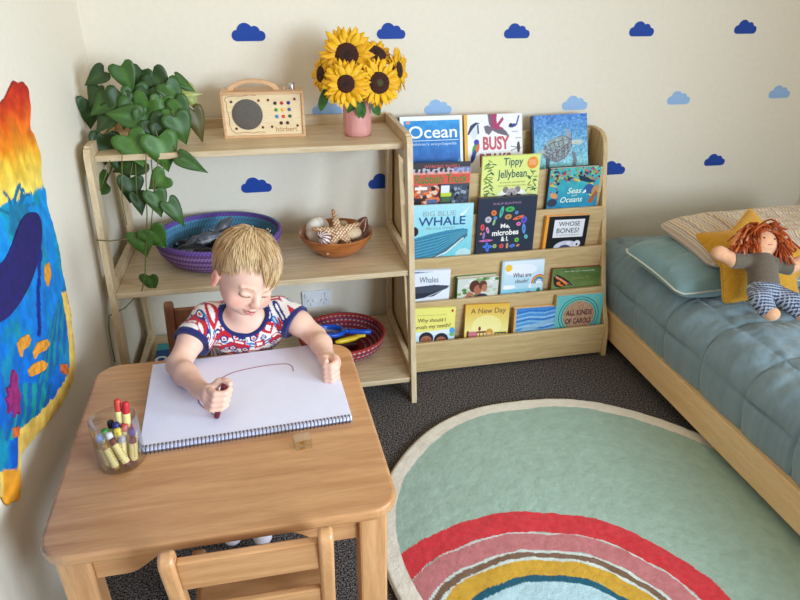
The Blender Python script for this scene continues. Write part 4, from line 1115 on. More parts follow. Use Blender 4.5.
def sunflower(px, py, y, R, rd, face, label, up=.0, base=None):
    c = Vector(at(px, py, 1, y)); q = Vector(face).normalized().to_track_quat('Z', 'Y')
    M = Matrix.Translation(c) @ q.to_matrix().to_4x4()
    root = empty('sunflower', label, 'flower', mat=M, group='sunflowers in the pink vase')
    mb = MB()
    for layer, (n_, l0, zz) in enumerate(((17, 1.0, -.004), (17, .92, 0), (14, .74, .003))):
        for k in range(n_):
            a = 2*math.pi*(k+.5*layer)/n_+rs.uniform(-.10, .10); L = (R-rd*.75)*l0*rs.uniform(.86, 1.06)
            vs, fs = petal(L, R*.26*rs.uniform(.85, 1.15), R*rs.uniform(.05, .22), R*rs.uniform(-.02, .22), rs.uniform(-.5, .5))
            Rm = Matrix.Translation((math.cos(a)*rd*.78, math.sin(a)*rd*.78, zz)) @ Matrix.Rotation(a, 4, 'Z')
            mb.add([Rm @ Vector(v) for v in vs], fs)
    o = obj('petals', mb, YEL, root, True); so = o.modifiers.new('thick', 'SOLIDIFY'); so.thickness = .0006
    sd = obj('seed_disc', MB().lathe([(.0001,-.006),(rd,-.004),(rd*1.02,.003),(rd*.85,.0085),(rd*.55,.010),(rd*.36,.009),(.0001,.0085)], 36), SEED, root, auto=50)
    obj('disc_centre', MB().lathe([(.0001,.006),(rd*.34,.0085),(rd*.25,.0105),(.0001,.011)], 20), EYE if px == 379 else DEYE, sd, auto=60)
    mb = MB()
    for k in range(14):
        a = 2*math.pi*k/14; vs, fs = petal(R*.5, R*.2, -.002, -.05*R, 0); Rm = Matrix.Rotation(a, 4, 'Z') @ Matrix.Translation((rd*.5, 0, -.010)); mb.add([Rm @ Vector(v) for v in vs], fs)
    mb.lathe([(.0001,-.022),(rd*.5,-.018),(rd*.9,-.010),(rd*.8,-.005)], 16)
    o = obj('sepals', mb, GRN, root, True)
    # stem down into the vase
    Mi = M.inverted(); tgt = VC+Vector((rs.uniform(-.02,.02), rs.uniform(-.02,.02), .03)); top = M @ Vector((0,0,-.018)); mid = M @ Vector((0,0,-.05)); rim = VC+Vector(((c.x-VC.x)*.3, (c.y-VC.y)*.3, .121))
    pts = []
    P = [top, mid, rim, tgt]
    for i in range(13):
        t = i/12; bz = P[0]*(1-t)**3+P[1]*3*t*(1-t)**2+P[2]*3*t*t*(1-t)+P[3]*t**3; pts.append(Mi @ bz)
    obj('stem', MB().tube(pts, .0045, 8), GRN, root, True)
    return root
sunflower(347, 55, -.235, .086, .036, (-.08,-1,.28), 'largest sunflower at the top of the bouquet')
sunflower(346, 84, -.300, .074, .027, (-.15,-1,.22), 'sunflower with smallest dark disc at lower left of bouquet')
slr = sunflower(379, 83, -.285, .076, .033, (.22,-1,.20), 'sunflower with green-centred disc at lower right of bouquet')
sunflower(376, 54, -.185, .062, .034, (.25,-.55,.8), 'sunflower tipped upwards, half hidden behind the top one')
sunflower(398, 70, -.190, .072, .026, (.95,-.55,.15), 'sunflower turned sideways to the right of the bouquet')
sunflower(322, 74, -.185, .058, .026, (-.95,-.35,.2), 'small sunflower turned to the left edge of bouquet')
def leafmesh(L, W, fold=.2, n=9, heart=False, droop=.25):
    vs, fs = [], []
    cols = (-1, -.66, -.33, 0, .33, .66, 1)
    if heart:
        T = [0,.06,.14,.26,.42,.6,.78,.9,1]; HX = [0,.42,.76,.98,.97,.76,.42,.17,0]; HY = [.0,-.15,-.14,-.03,.18,.44,.70,.87,1]
    for i in range(n):
        u = i/(n-1)
        if heart: ex = max(np.interp(u, T, HX)*W/2, .0002); ey = np.interp(u, T, HY)
        else: ex = max(W/2*math.sin(math.pi*(u*.9+.06))**.8, .0004); ey = u
        for s in cols:
            q = abs(s)**1.15; yy = (u+(ey-u)*q)*L
            vs.append((math.copysign(ex*abs(s), s), yy, -droop*L*u*u+fold*abs(s)*ex-.03*W*math.sin(u*8+s*2)))
    k = len(cols)
    for i in range(n-1):
        for j in range(k-1): fs.append((i*k+j, i*k+j+1, (i+1)*k+j+1, (i+1)*k+j))
    return vs, fs
mb = MB()
for px, py, L, W, ang, y in ((360,100,.062,.034,175,-.262),(326,88,.075,.03,195,-.19),(372,102,.05,.03,150,-.24),(352,98,.05,.03,190,-.25)):
    vs, fs = leafmesh(L, W); c = Vector(at(px, py, 1, y)); Rm = Matrix.Translation(c) @ Matrix.Rotation(math.radians(ang-180), 4, 'Y') @ Matrix.Rotation(math.radians(-90), 4, 'X') @ Matrix.Rotation(math.pi, 4, 'Y')
    mb.add([Rm @ Vector(v) for v in vs], fs)
o = obj('leaves', mb, GRN, slr, True); bpy.context.view_layer.update(); o.data.transform(slr.matrix_world.inverted())

# ================================================================== trailing philodendron
LEAF = None
m, nt, b_ = new_mat('philodendron_leaf')
a = nt.nodes.new('ShaderNodeAttribute'); a.attribute_name = 'col'; nt.links.new(a.outputs['Color'], b_.inputs['Base Color']); b_.inputs['Roughness'].default_value = .5; LEAF = m
plant = empty('trailing_houseplant', 'trailing heart-leaf houseplant in white pot, left end of top shelf', 'plant', (.045, -.17, ZT))
pl = Vector(plant.location)
pot_ = obj('pot', MB().lathe([(.001,0),(.042,0),(.055,.085),(.058,.09),(.058,.10),(.053,.10),(.050,.085),(.001,.080)], 32), plain('white_ceramic', (236,234,228), .25), plant, True, auto=40)
obj('soil', MB().lathe([(.001,.078),(.050,.086),(.03,.090),(.001,.092)], 20), plain('potting_soil', (52,38,28), 1.0, c2=(80,60,44), bump=.003), pot_)
#   px  py  len(px) wid(px) tip angle (0 down, 90 right, -90 left) y-depth, tone
LV = [(121,66,28,24,15,-.27,1),(104,72,24,18,-60,-.24,0),(88,100,30,24,-5,-.22,0),(109,100,26,22,-55,-.27,1),(152,74,26,26,35,-.24,0),(166,84,26,24,30,-.26,1),
 (148,100,32,26,-35,-.29,2),(139,118,32,24,-100,-.31,1),(104,135,30,28,-10,-.27,0),(128,136,34,32,20,-.33,2),(158,137,36,34,8,-.34,2),(146,113,30,24,-15,-.30,1),
 (175,116,30,28,15,-.31,1),(193,110,34,18,10,-.24,4),(168,108,26,22,45,-.29,2),(178,96,24,9,95,-.25,3),(176,78,26,12,55,-.24,1),(186,88,26,14,20,-.23,3),
 (143,160,34,28,-75,-.33,0),(130,178,26,24,-10,-.35,0),(89,154,24,18,-25,-.26,2),(106,182,30,24,-85,-.28,2),(180,157,30,16,55,-.36,1),(165,176,22,22,-55,-.37,2),
 (137,194,22,16,0,-.38,0),(154,192,26,22,5,-.39,1),(168,202,30,18,25,-.39,1),(140,234,25,25,5,-.42,2),(150,229,26,26,25,-.42,2),(149,276,20,18,0,-.42,1),
 (120,92,28,24,-20,-.28,0),(134,88,30,26,10,-.27,1),(112,112,28,24,-40,-.28,0),(150,120,28,26,30,-.31,0),(163,126,26,24,-10,-.31,0),(120,155,26,22,10,-.30,0),(148,90,26,24,-10,-.27,0),
 (162,98,26,22,-10,-.28,2),(176,100,24,20,25,-.28,1),(134,104,28,26,-30,-.29,1),(98,86,24,18,-30,-.24,0),(142,70,24,22,-20,-.23,0)]
TONE = [(38,66,20),(50,86,26),(64,104,34),(150,156,80),(84,76,34)]
VV, FF, CC = [], [], []; rs = random.Random(3); stems = []
VRT = Vector(RGT); VUP = Vector(UPV); VFW = Vector(FWD)
for px, py, L, W, ang, y, tn in LV:
    c = at(px, py, 1, y)
    if c[0] < LX+.014: c = at(px, py, 0, LX+.014)
    c = Vector(c); s_ = (c-Vector(CAM)).dot(VFW)/FPX; L_, W_ = L*s_*1.0, W*s_*.97
    a = math.radians(ang); t = (Vector((1,0,0))*math.sin(a)-Vector((0,0,1))*math.cos(a)).normalized()
    nrm = Vector((rs.uniform(-.45,.45)+.1, -1, rs.uniform(.1,.75))).normalized(); nrm = (nrm-t*nrm.dot(t)*.6).normalized()
    tt_ = (t-nrm*t.dot(nrm)).normalized(); xx = tt_.cross(nrm)
    vs, fs = leafmesh(L_, W_*1.12, .25, 14, True, rs.uniform(.08, .32)); base = len(VV)
    for i, v in enumerate(vs):
        w = c+xx*v[0]+tt_*v[1]+nrm*(v[2]); w.x = max(w.x, LX+.004)
        VV.append(tuple(w-pl)); col_ = np.array(TONE[tn], float)*(1+rs.uniform(-.06, .06))
        if i % 7 == 3: col_ = col_*1.15+8
        CC.append(col_)
    FF += [tuple(j+base for j in f) for f in fs]; stems.append((c, tt_))
o = np_obj('foliage', np.array(VV), np.array(FF), LEAF, plant, True, np.array(CC), solid=.0007)
mb = MB()
def pv(*q): return [Vector(at(px, py, 1, y))-pl for px, py, y in q]
for c, t in stems[:26]:
    a0 = Vector((rs.uniform(-.03,.03), rs.uniform(-.03,.03), .095)); e = c-pl
    pts = [a0, a0*.5+e*.5+Vector((0, -.02, .05)), e]
    mb.tube([pts[0]*(1-u)**2+pts[1]*2*u*(1-u)+pts[2]*u*u for u in np.linspace(0, 1, 8)], .0016, 6)
V1 = pv((140,110,-.20),(146,150,-.355),(146,180,-.39),(147,215,-.41),(146,250,-.43),(145,275,-.43),(142,290,-.43),(125,308,-.44),(109,316,-.45),(109,330,-.46),(112,348,-.47),(115,362,-.47))
mb.tube(V1, .0017, 6)
mb.tube(pv((152,110,-.20),(158,160,-.355),(155,190,-.38),(152,215,-.41),(150,240,-.42)), .0015, 6); mb.tube(pv((96,240,-.46),(110,241,-.45),(126,239,-.44),(140,236,-.42)), .0018, 6)
mb.tube(pv((110,160,-.37),(106,175,-.37),(100,190,-.37)), .0015, 6); mb.tube(pv((122,150,-.36),(122,200,-.38),(127,225,-.41)), .0015, 6)
obj('vines', mb, plain('vine_stem', (110,92,46), .7, c2=(90,110,50)), plant, True)

# ================================================================== coiled baskets and bowl
COIL = painted('coiled_fibre', .85, 500, .0005)
def coil_basket(name, label, c, rx, ry, rb, h, rows, colf, rowh=.0):
    # outer wall bottom->rim, then inner wall rim->bottom
    prof = []
    def wall(r0, r1, z0, z1, sgn, off):
        for k in range(rows*6+1):
            u = k/(rows*6); a = u*math.pi/2
            r = r0+(r1-r0)*math.sin(a)**.8 if True else 0; z = z0+(z1-z0)*(1-math.cos(a))**1.0
            ph = (u*rows) % 1; rip = .0022*abs(math.sin(math.pi*ph))
            prof.append((r+off+sgn*rip, z, u, ph, sgn))
    wall(rb, 1.0, 0, h, 1, 0)
    p_out = prof; prof = []
    wall(rb, 1.0, .006, h, -1, -.05)
    p_in = prof[::-1]
    P = [(.0, 0, 0, 0, 1)]+p_out+p_in+[(.0, .006, 0, 0, -1)]
    nt_ = 220; th = np.linspace(0, 2*math.pi, nt_, endpoint=False)
    V, C = [], []
    for r, z, u, ph, sg in P:
        stitch = .0007*np.sin(th*110+(math.pi if int(u*rows) % 2 else 0))
        V.append(np.stack([np.cos(th)*(r*rx+stitch), np.sin(th)*(r*ry+stitch), np.full(nt_, z)+stitch*0], -1))
        cc = colf(th, u, sg, int(u*rows)); f = .55+.45*min(1, 2.2*min(ph, 1-ph)+.15)
        C.append(cc*(.80+.20*np.sin(th*110+u*rows*3))[:, None])
    V = np.concatenate(V); C = np.concatenate(C)
    o = np_obj(name, V, grid_faces(len(P), nt_, True), COIL, None, True, C); o.location = c
    tag(o, label, 'basket'); return o
def col_b1(th, u, sg, row):
    C = np.zeros((len(th), 3)); PUR, TQ, LIL = np.array((116,74,136)), np.array((92,172,204)), np.array((164,124,180))
    C[:] = PUR if row % 2 else LIL
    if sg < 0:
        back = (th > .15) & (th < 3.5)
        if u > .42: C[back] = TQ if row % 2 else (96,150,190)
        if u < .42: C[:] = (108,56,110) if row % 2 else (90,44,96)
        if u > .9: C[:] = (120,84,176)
    else:
        m = (np.abs(th-5.35) < .28) & (u > .12) & (u < .62); C[m] = TQ
        if u > .93: C[:] = (128,90,180); C[(th > .2) & (th < 2.6)] = TQ
    return C
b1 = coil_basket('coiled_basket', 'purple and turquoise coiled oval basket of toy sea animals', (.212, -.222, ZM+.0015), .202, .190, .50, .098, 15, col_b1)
def col_b2(th, u, sg, row):
    C = np.zeros((len(th), 3)); n = np.random.RandomState(row+int(sg)*50+60).rand(len(th))
    C[:] = (178,40,52); seg = (np.sin(th*54+row*1.7) > .1)
    if row % 3 == 1: C[seg] = (214,196,196)
    if row % 3 == 2: C[seg] = (60,62,120)
    if u > .92: C[:] = (196,52,44)
    if sg > 0 and row % 3 == 1: C[:] = (196,60,70); C[seg] = (230,214,206)
    return C
b2 = coil_basket('coiled_basket', 'red coiled basket with plastic toys on the bottom shelf', (.600, -.262, ZB+.0015), .158, .150, .50, .072, 18, col_b2)
m, nt, b_ = new_mat('turned_redwood'); n, r = noise_col(nt, (150,82,34), (190,114,54), 14, 4, stretch=(1,1,5), dist=.5); nt.links.new(r.outputs[0], b_.inputs['Base Color']); b_.inputs['Roughness'].default_value = .35; b_.inputs['Coat Weight'].default_value = .3
BWC = Vector((.597, -.240, ZM))
o = obj('wooden_bowl', MB().lathe([(.001,0),(.052,0),(.062,.003),(.098,.030),(.119,.058),(.1265,.076),(.1245,.079),(.120,.077),(.112,.060),(.090,.034),(.055,.011),(.001,.008)], 64, BWC), m, smooth=True, auto=50)
tag(o, 'reddish brown wooden bowl of seashells on the middle shelf', 'bowl')
# shells
SHELLM = painted('shell_gloss', .35); GRP = 'seashells in the wooden bowl'
def spiral_shell(turns, R, k, aspect, colf, n=90, m=16):
    V, C = [], []
    for i in range(n):
        u = i/(n-1); a = turns*2*math.pi*u; rr = R*math.exp(-k*(1-u)*turns*2*math.pi); tr = rr*.62
        cx, cy = rr*.40*math.cos(a), rr*.40*math.sin(a)
        for j in range(m):
            b = 2*math.pi*j/m; d = tr*math.cos(b); V.append((cx+d*math.cos(a), cy+d*math.sin(a), tr*aspect*math.sin(b))); C.append(colf(a, b, u))
    return np.array(V), grid_faces(n, m, True), np.array(C)
V, F, C = spiral_shell(1.6, .060, .15, .85, lambda a, b, u: (236,228,214) if (math.sin(a*5) < .93) else (226,210,186))
o = np_obj('nautilus_shell', V, F, SHELLM, None, True, C); o.matrix_world = Matrix.Translation((.545,-.215,.550)) @ Euler((math.radians(70), math.radians(-15), math.radians(30))).to_matrix().to_4x4()
tag(o, 'large cream nautilus shell at the left of the wooden bowl', 'shell', GRP)
V, F, C = spiral_shell(1.5, .030, .15, 1.1, lambda a, b, u: (122,48,44) if math.sin(a*13+math.sin(b)*1.2) > .1 else (238,228,220), 160)
o = np_obj('striped_shell', V, F, SHELLM, None, True, C); o.matrix_world = Matrix.Translation((.546,-.305,.543)) @ Euler((math.radians(40), math.radians(10), math.radians(-60))).to_matrix().to_4x4() @ Matrix.Diagonal((1.25, 1.25, 1.25, 1))
tag(o, 'small white shell with maroon stripes in front of nautilus', 'shell', GRP)
s = SDF((-.075,-.075,-.03), (.075,.075,.03), .002)
for k in range(5):
    a = 2*math.pi*k/5+math.pi/2; d = np.array((math.cos(a), math.sin(a), 0)); s.chain([d*0, d*.032, d*.066+np.array((0,0,-.006))], [.0135,.0090,.0050], .006)
V, F = s.mesh(); V = relax(V, F, 1); rs2 = np.random.RandomState(5)
bump = np.clip(np.sin(V[:, 0]*620)*np.sin(V[:, 1]*620), 0, 1)*(V[:, 2] > 0); V[:, 2] += bump*.0022
C = np.zeros((len(V), 3)); C[:] = (176,122,76); C[bump > .22] = (244,226,192); C[V[:, 2] < 0] = (190,140,96)
o = np_obj('starfish', V, F, SHELLM, None, True, C); o.matrix_world = Matrix.Translation((.598,-.290,.560)) @ Euler((math.radians(50), math.radians(0), math.radians(8))).to_matrix().to_4x4() @ Matrix.Diagonal((1.22, 1.22, 1.1, 1))
tag(o, 'bumpy tan starfish leaning in the middle of the wooden bowl', 'starfish', GRP)
URCH = plain('sandy_urchin', (206,178,140), .85, c2=(228,206,170), scale=160, bump=.003)
o = obj('sea_urchin', MB().ball((0,0,0), (.036,.034,.024), 24, 14), URCH, None, True); o.location = (.645,-.262,.545); tag(o, 'sandy domed sea urchin shell right of the starfish', 'sea urchin', GRP)
o = obj('sea_urchin', MB().ball((0,0,0), (.022,.022,.016), 20, 12), URCH, None, True); o.location = (.622,-.212,.556); tag(o, 'smaller sandy urchin shell behind the starfish arm', 'sea urchin', GRP)
o = obj('sea_urchin', MB().ball((0,0,0), (.060,.055,.026), 24, 12), URCH, None, True); o.location = (.600,-.235,.512); tag(o, 'broad sandy shell lying at the bottom of bowl', 'sea urchin', GRP)
th = np.linspace(0, 2*math.pi, 40, endpoint=False); V, C = [], []
for i, u in enumerate(np.linspace(0, 1, 30)):
    r = .027*math.sin(math.pi*(.02+u*.96))**.7*(1.05-.35*u)
    for a in th: V.append((r*math.cos(a), r*math.sin(a), (u-.5)*.085)); C.append((206,176,150) if math.sin(a*6+u*3) > .86 else ((112,66,50) if math.sin(a*6+u*3) > -.3 else (92,50,40)))
o = np_obj('cone_shell', np.array(V), grid_faces(30, 40, True), SHELLM, None, True, np.array(C)); o.matrix_world = Matrix.Translation((.683,-.238,.560)) @ Euler((math.radians(25), math.radians(24), 0)).to_matrix().to_4x4()
tag(o, 'brown striped oval shell at the right of the wooden bowl', 'shell', GRP)

# toy sea animals
s = SDF((-.075,-.035,-.03), (.075,.035,.045), .002)
s.chain([(.055,0,0), (.03,0,.004), (-.01,0,.004), (-.045,0,0), (-.062,0,.002)], [.009,.016,.016,.007,.004], .008)
for sy in (-1, 1): s.chain([(.022,sy*.01,-.004), (.008,sy*.030,-.012)], [.006,.003], .004); s.chain([(-.060,0,.002), (-.070,sy*.018,.003)], [.0045,.0025], .004)
s.chain([(.002,0,.014), (-.008,0,.036)], [.006,.002], .004)
V, F = s.mesh(); V = relax(V, F, 1); C = np.zeros((len(V), 3)); C[:] = (38,40,46); C[V[:, 2] < -.006] = (214,216,220); C[(np.abs(V[:, 0]-.040) < .007) & (np.abs(V[:, 2]-.006) < .0035)] = (226,226,228)
o1 = np_obj('toy_whale', V, F, painted('toy_rubber', .4), None, True, C)
C2 = C.copy(); C2[:] = (84,88,96); C2[V[:, 2] < -.006] = (176,178,182)
g = 'toy sea animals in the purple basket'
o2 = np_obj('toy_dolphin', V, F, MATS['toy_rubber'], None, True, C2)
def put(o, loc, r, sc_=1.0): o.matrix_world = Matrix.Translation(loc) @ Euler([math.radians(v) for v in r]).to_matrix().to_4x4() @ Matrix.Diagonal((sc_, sc_, sc_, 1))
put(o1, (.135,-.255,.512), (10,-8,200), 1.25); tag(o1, 'black toy whale with white patch at the left in the purple basket', 'toy animal', g)
spots = [((.215,-.225,.520),(20,-30,60),1.2,'black toy whale in basket standing nose-up beside boy\'s head'),((.185,-.290,.516),(70,4,-20),1.1,'black toy whale lying on its side at front of purple basket'),
 ((.270,-.250,.512),(-20,5,120),1.2,'black toy whale tucked behind the boy\'s hair in the basket'),((.110,-.195,.512),(15,5,150),1.0,'small black toy whale near the turquoise wall of the basket')]
for loc_, r_, s_, lab in spots:
    c = copy_tree(o1); put(c, loc_, r_, s_); tag(c, lab)
put(o2, (.205,-.180,.540), (0,-38,35), 1.15); tag(o2, 'grey toy dolphin resting on the black whales in basket', 'toy animal', g)
c = copy_tree(o2); put(c, (.165,-.225,.542), (35,12,190), 1.05); tag(c, 'grey toy dolphin lying across the middle of the basket')
# magnifier and yellow toys in red basket
BLUE = plain('blue_plastic', (20,84,196), .3); YELP = plain('yellow_plastic', (236,196,30), .35)
mg = empty('toy_magnifier', 'blue plastic toy magnifying glass resting on the red basket', 'toy', (.575,-.255,ZB+.075), (math.radians(-6), math.radians(4), math.radians(-6)))
pts = [(.052*math.cos(a)-.02, .042*math.sin(a), 0) for a in np.linspace(0, 2*math.pi, 40, endpoint=False)]
rim_ = obj('rim', MB().ring(pts, .0085, 10), BLUE, mg, True)
mb = MB(); mb.tube([(.034,0,0),(.050,0,0)], .008, 12); mb.tube([(.050,0,0),(.056,0,0),(.10,-.002,0),(.128,-.002,0),(.133,-.002,0)], [.010,.010,.0085,.0105,.006], 12); obj('handle', mb, BLUE, mg, True)
m = clear_mat('clear_lens', (.9,.95,1))
obj('lens', MB().lathe([(.0001,-.0015),(.044,-.0008),(.044,.0008),(.0001,.0015)], 32, (-.02,0,0), 1, .78), m, rim_, True)
o = obj('toy_banana', MB().tube([(-.04,0,0),(-.02,.006,-.004),(.01,.008,-.004),(.035,.004,0),(.048,0,.004)], [.005,.010,.011,.009,.004], 12), YELP, None, True); o.matrix_world = Matrix.Translation((.610,-.298,ZB+.057)) @ Matrix.Rotation(.15, 4, 'Z'); tag(o, 'yellow curved toy below the blue magnifier in red basket', 'toy')
o = obj('toy_banana', MB().tube([(-.03,0,0),(0,.006,0),(.03,.002,.004)], [.005,.008,.005], 12), YELP, None, True); o.matrix_world = Matrix.Translation((.655,-.275,ZB+.052)) @ Matrix.Rotation(-.1, 4, 'Z'); tag(o, 'short yellow toy stub right of the longer yellow toy', 'toy')
mb = MB(); 
o = obj('toy_block', MB().box((-.06,-.03,-.012), (.055,.03,.012)), plain('dark_maroon_plastic', (70,26,34), .5), bevel=.006, seg=3); o.location = (.600,-.265,ZB+.028); tag(o, 'dark maroon toy at the bottom of the red basket', 'toy')

# game box on the bottom shelf
gb = empty('game_box', 'flat navy and teal game box lying on the bottom shelf', 'box', (.13,-.235,ZB))
NAVY = plain('navy_card', (24,72,136), .5); TEALC = plain('teal_card', (60,160,170), .5)
obj('box_base', MB().box((-.19,-.085,.0005), (.19,.085,.030)), NAVY, gb, bevel=.002); obj('teal_edge', MB().box((-.19,.040,.0302), (.19,.085,.0312)), TEALC, gb)
for x in (-.165, .165): 
    obj('ring_print', MB().lathe([(.012,0),(.022,0),(.022,.0012),(.012,.0012),(.012,0)], 24, (x,-.025,.0302), cap=False), PL, gb)

# ================================================================== felt wall hanging
def felt():
    X0 = LX+.003
    opx = [(5,98),(9,88),(13.5,80),(18,84),(21,81),(27,88),(28.5,106),(28.5,127),(33,136),(39,154),(40,181),(44,190),(45,205),(50,220),(57,247),(63,285),(67,300),(70,320),(73,348),(73.5,370),(71.5,382),(58.7,406),(44,426),(27.5,443),(19,455),(18.5,483),(17,500),(7,505),(1,498)]
    P = [at(px, py, 0, X0)[1:] for px, py in opx]
    P = [(p[0], p[1]) for p in P]+[(-1.30,.50),(-1.5,.44),(-1.75,.46),(-1.80,.8),(-1.75,1.10),(-1.4,1.14),(-1.05,1.15),(-.80,1.08)]
    P = np.array(P); d = np.concatenate([[0], np.cumsum(np.hypot(*np.diff(np.vstack([P, P[:1]]), axis=0).T))]); t = np.linspace(0, d[-1], 420, endpoint=False)
    PP = np.vstack([P, P[:1]]); Q = np.stack([np.interp(t, d, PP[:, i]) for i in (0, 1)], 1)
    Q += (np.random.RandomState(1).rand(420, 1)-.5)*.004
    c = np.array((-1.10, .76)); rr = np.linspace(0, 1, 170)[:, None, None]
    G = c+(Q[None]-c)*rr; Y, Z = G[..., 0], G[..., 1]
    # where each point sits in the design
    W = np.stack([np.full(Y.shape, X0), Y, Z], -1)-CAM; dz = W@FWD; U = 400+FPX*(W@RGT)/dz; V_ = 300-FPX*(W@UPV)/dz
    n = fbm(Y, Z, 22, 80)-.5; n2 = fbm(Y, Z, 50, 83, 3)-.5
    v = V_+n*26+(U-30)*.25; C = np.zeros(Y.shape+(3,))
    stops = [(70,(196,44,30)),(98,(206,60,26)),(118,(232,104,24)),(140,(244,150,30)),(160,(246,196,60)),(182,(246,214,92)),(200,(244,216,100))]
    xs = [s_[0] for s_ in stops]
    for i in range(3): C[..., i] = np.interp(v, xs, [s_[1][i] for s_ in stops])
    sea = V_ > 204-(U*.42)+n*10; dep = np.clip((V_-190)/250, 0, 1)
    S = np.array((20,146,214))*(1-dep[..., None])+np.array((6,92,190))*dep[..., None]
    tq = np.clip((fbm(Y, Z, 16, 90)-.52)*6, 0, 1)[..., None]; S = S*(1-tq*.7)+np.array((24,150,150))*tq*.7
    C = np.where(sea[..., None], S, C)
    def pl_(pts, c_, a_=1):
        ins = np.zeros(U.shape, bool)
        for i in range(len(pts)):
            x0, y0 = pts[i]; x1, y1 = pts[(i+1) % len(pts)]
            if y0 != y1: ins ^= ((y0 > V_+n*5) != (y1 > V_+n*5)) & (U+n2*5 < (x1-x0)*(V_+n*5-y0)/(y1-y0)+x0)
        C[ins] = C[ins]*(1-a_)+np.array(c_)*a_
    def ln_(pts, w, c_):
        for (x0, y0), (x1, y1) in zip(pts[:-1], pts[1:]):
            dx, dy = x1-x0, y1-y0; t_ = np.clip(((U-x0)*dx+(V_-y0)*dy)/(dx*dx+dy*dy), 0, 1); dd = np.hypot(U-x0-t_*dx, V_-y0-t_*dy); C[dd < w+n2*3] = c_
    # seaweed
    for pts in ([(10,215),(4,198),(0,192)],[(13,212),(10,200),(15,185)],[(15,212),(20,196),(26,194)],[(14,215),(18,190)],[(12,222),(2,212),(-4,210)],[(16,225),(24,205),(30,204)]): ln_(pts, 1.4, (22,104,140))
    pl_([(5,205),(22,205),(24,225),(16,240),(4,235)], (26,118,156))
    for k in range(9): ln_([(30+k*4, 400-k*6), (40+k*3, 360-k*8), (46+k*3, 330-k*8)], 1.6, (22,130,150) if k % 2 else (14,96,160))
    for k in range(9): ln_([(2+k*5, 440-k*2), (10+k*4, 410), (6+k*5, 385)], 1.8, (20,140,140) if k % 2 else (14,92,150))
    ln_([(36,250),(34,290),(35,335)], 2, (24,40,130))
    # sandy border
    bd_ = ((U > 66+np.clip((320-V_)*.35, -8, 40)) & (V_ > 286)) | ((V_ > 384) & (U*.95+(V_-384)*1.0 > 60)) | (V_ > 452-(U > 50)*100) & (U > 3) & (V_ > 446)
    edge = (1-rr[..., 0])*np.hypot(Q[None, :, 0]-c[0], Q[None, :, 1]-c[1])
    bd_ = ((edge < .046+n*.012) & (V_ > 292) & (U > -4)); C[bd_] = (238,196,92); C[(V_ > 470) & (U > 0)] = (236,158,40); C[(edge < .010) & bd_ & (V_ < 340) & (np.sin(V_*.9) > .2)] = (196,70,40)
    C = np.clip(C*(1+n2*.35)[..., None]+n[..., None]*16, 0, 255)
    Xd = X0+.003+.004*fbm(Y, Z, 30, 95)+.006*(fbm(Y, Z, 5, 96))*np.clip(edge*8, 0, 1); Xd[-1] = X0
    F = grid_faces(170, 420, True)
    WF = painted('felted_wool', .95, 300, .002, .05, .05)
    root = np_obj('felt_wall_hanging', np.stack([Xd, Y, Z], -1).reshape(-1, 3), F, WF, None, True, C.reshape(-1, 3), solid=.003)
    tag(root, 'felted wool wall hanging of whale and fish under a fiery sky', 'wall hanging')
    def patch(name, pts, c_, lift=.010):
        P = [at(px, py, 0, X0+lift)[1:] for px, py in pts]; Pn = np.array(P); 
        dd = np.concatenate([[0], np.cumsum(np.hypot(*np.diff(np.vstack([Pn, Pn[:1]]), axis=0).T))]); t = np.linspace(0, dd[-1], 70, endpoint=False); PP = np.vstack([Pn, Pn[:1]])
        Q = np.stack([np.interp(t, dd, PP[:, i]) for i in (0, 1)], 1)
        for _ in range(2): Q = (np.roll(Q, 1, 0)+2*Q+np.roll(Q, -1, 0))/4
        obj(name, MB().prism([tuple(q) for q in Q], 0, X0+.002, X0+lift+.0015), plain('%s_wool' % name, c_, .95, c2=[v*.8 for v in c_], scale=60, bump=.002), root, bevel=.001)
    patch('whale', [(38,212),(42,222),(42,240),(38,262),(30,285),(20,303),(8,318),(-14,330),(-30,330),(-30,262),(-10,270),(4,262),(14,240),(20,222),(28,212)], (30,22,104))
    fc = (240,158,40)
    for nm, pts in (('fish', [(17,343),(21,338),(28,334),(31,340),(28,347),(23,350),(22,358),(19,350)]), ('fish', [(33,352),(38,342),(47,339),(50,344),(46,350),(38,354),(35,360)]), ('fish', [(28,370),(33,364),(42,360),(48,364),(45,370),(38,374),(31,377)]), ('fish', [(37,230),(41,227),(43,240),(40,252),(37,244)])):
        patch(nm, [(x+(8 if y < 260 else 0), y+(35 if y < 260 else 0)) for x, y in pts], fc)
    patch('octopus', [(13,368),(18,376),(17,386),(21,396),(19,404),(21,416),(17,410),(15,420),(13,408),(8,416),(9,404),(5,398),(10,396),(6,388),(12,386),(11,378)], (150,30,110))
    patch('coral_piece', [(62,364),(67,364),(69,372),(66,375),(62,371)], (226,104,40)); patch('coral_piece', [(13,428),(19,426),(19,436),(14,438)], (226,104,40))
felt()
# ================================================================== things on the table
PAPER = plain('drawing_paper', (228,229,246), .8, c2=(231,232,248), scale=40)
KRAFT = plain('card_backing', (150,140,130), .8)
cs = [Vector(at(px, py, 2, TZ+.013)) for px, py in ((150,364),(141,448),(351,413),(331,345))]
ctr = sum(cs, Vector())/4; ang = math.atan2((cs[2]-cs[1]).y, (cs[2]-cs[1]).x)*.6+math.atan2((cs[3]-cs[0]).y, (cs[3]-cs[0]).x)*.4
SW, SH = .423, .312
sk = empty('sketchbook', 'large spiral sketchbook lying open on the table', 'sketchbook', (ctr.x, ctr.y, TZ), (0, 0, ang))
obj('back_cover', MB().box((-SW/2,-SH/2,.0004), (SW/2,SH/2,.0022)), KRAFT, sk)
pgs = obj('pages', MB().box((-SW/2,-SH/2+.001,.0023), (SW/2,SH/2,.0120)), PAPER, sk, bevel=.0008)
mb = MB(); nring = 56
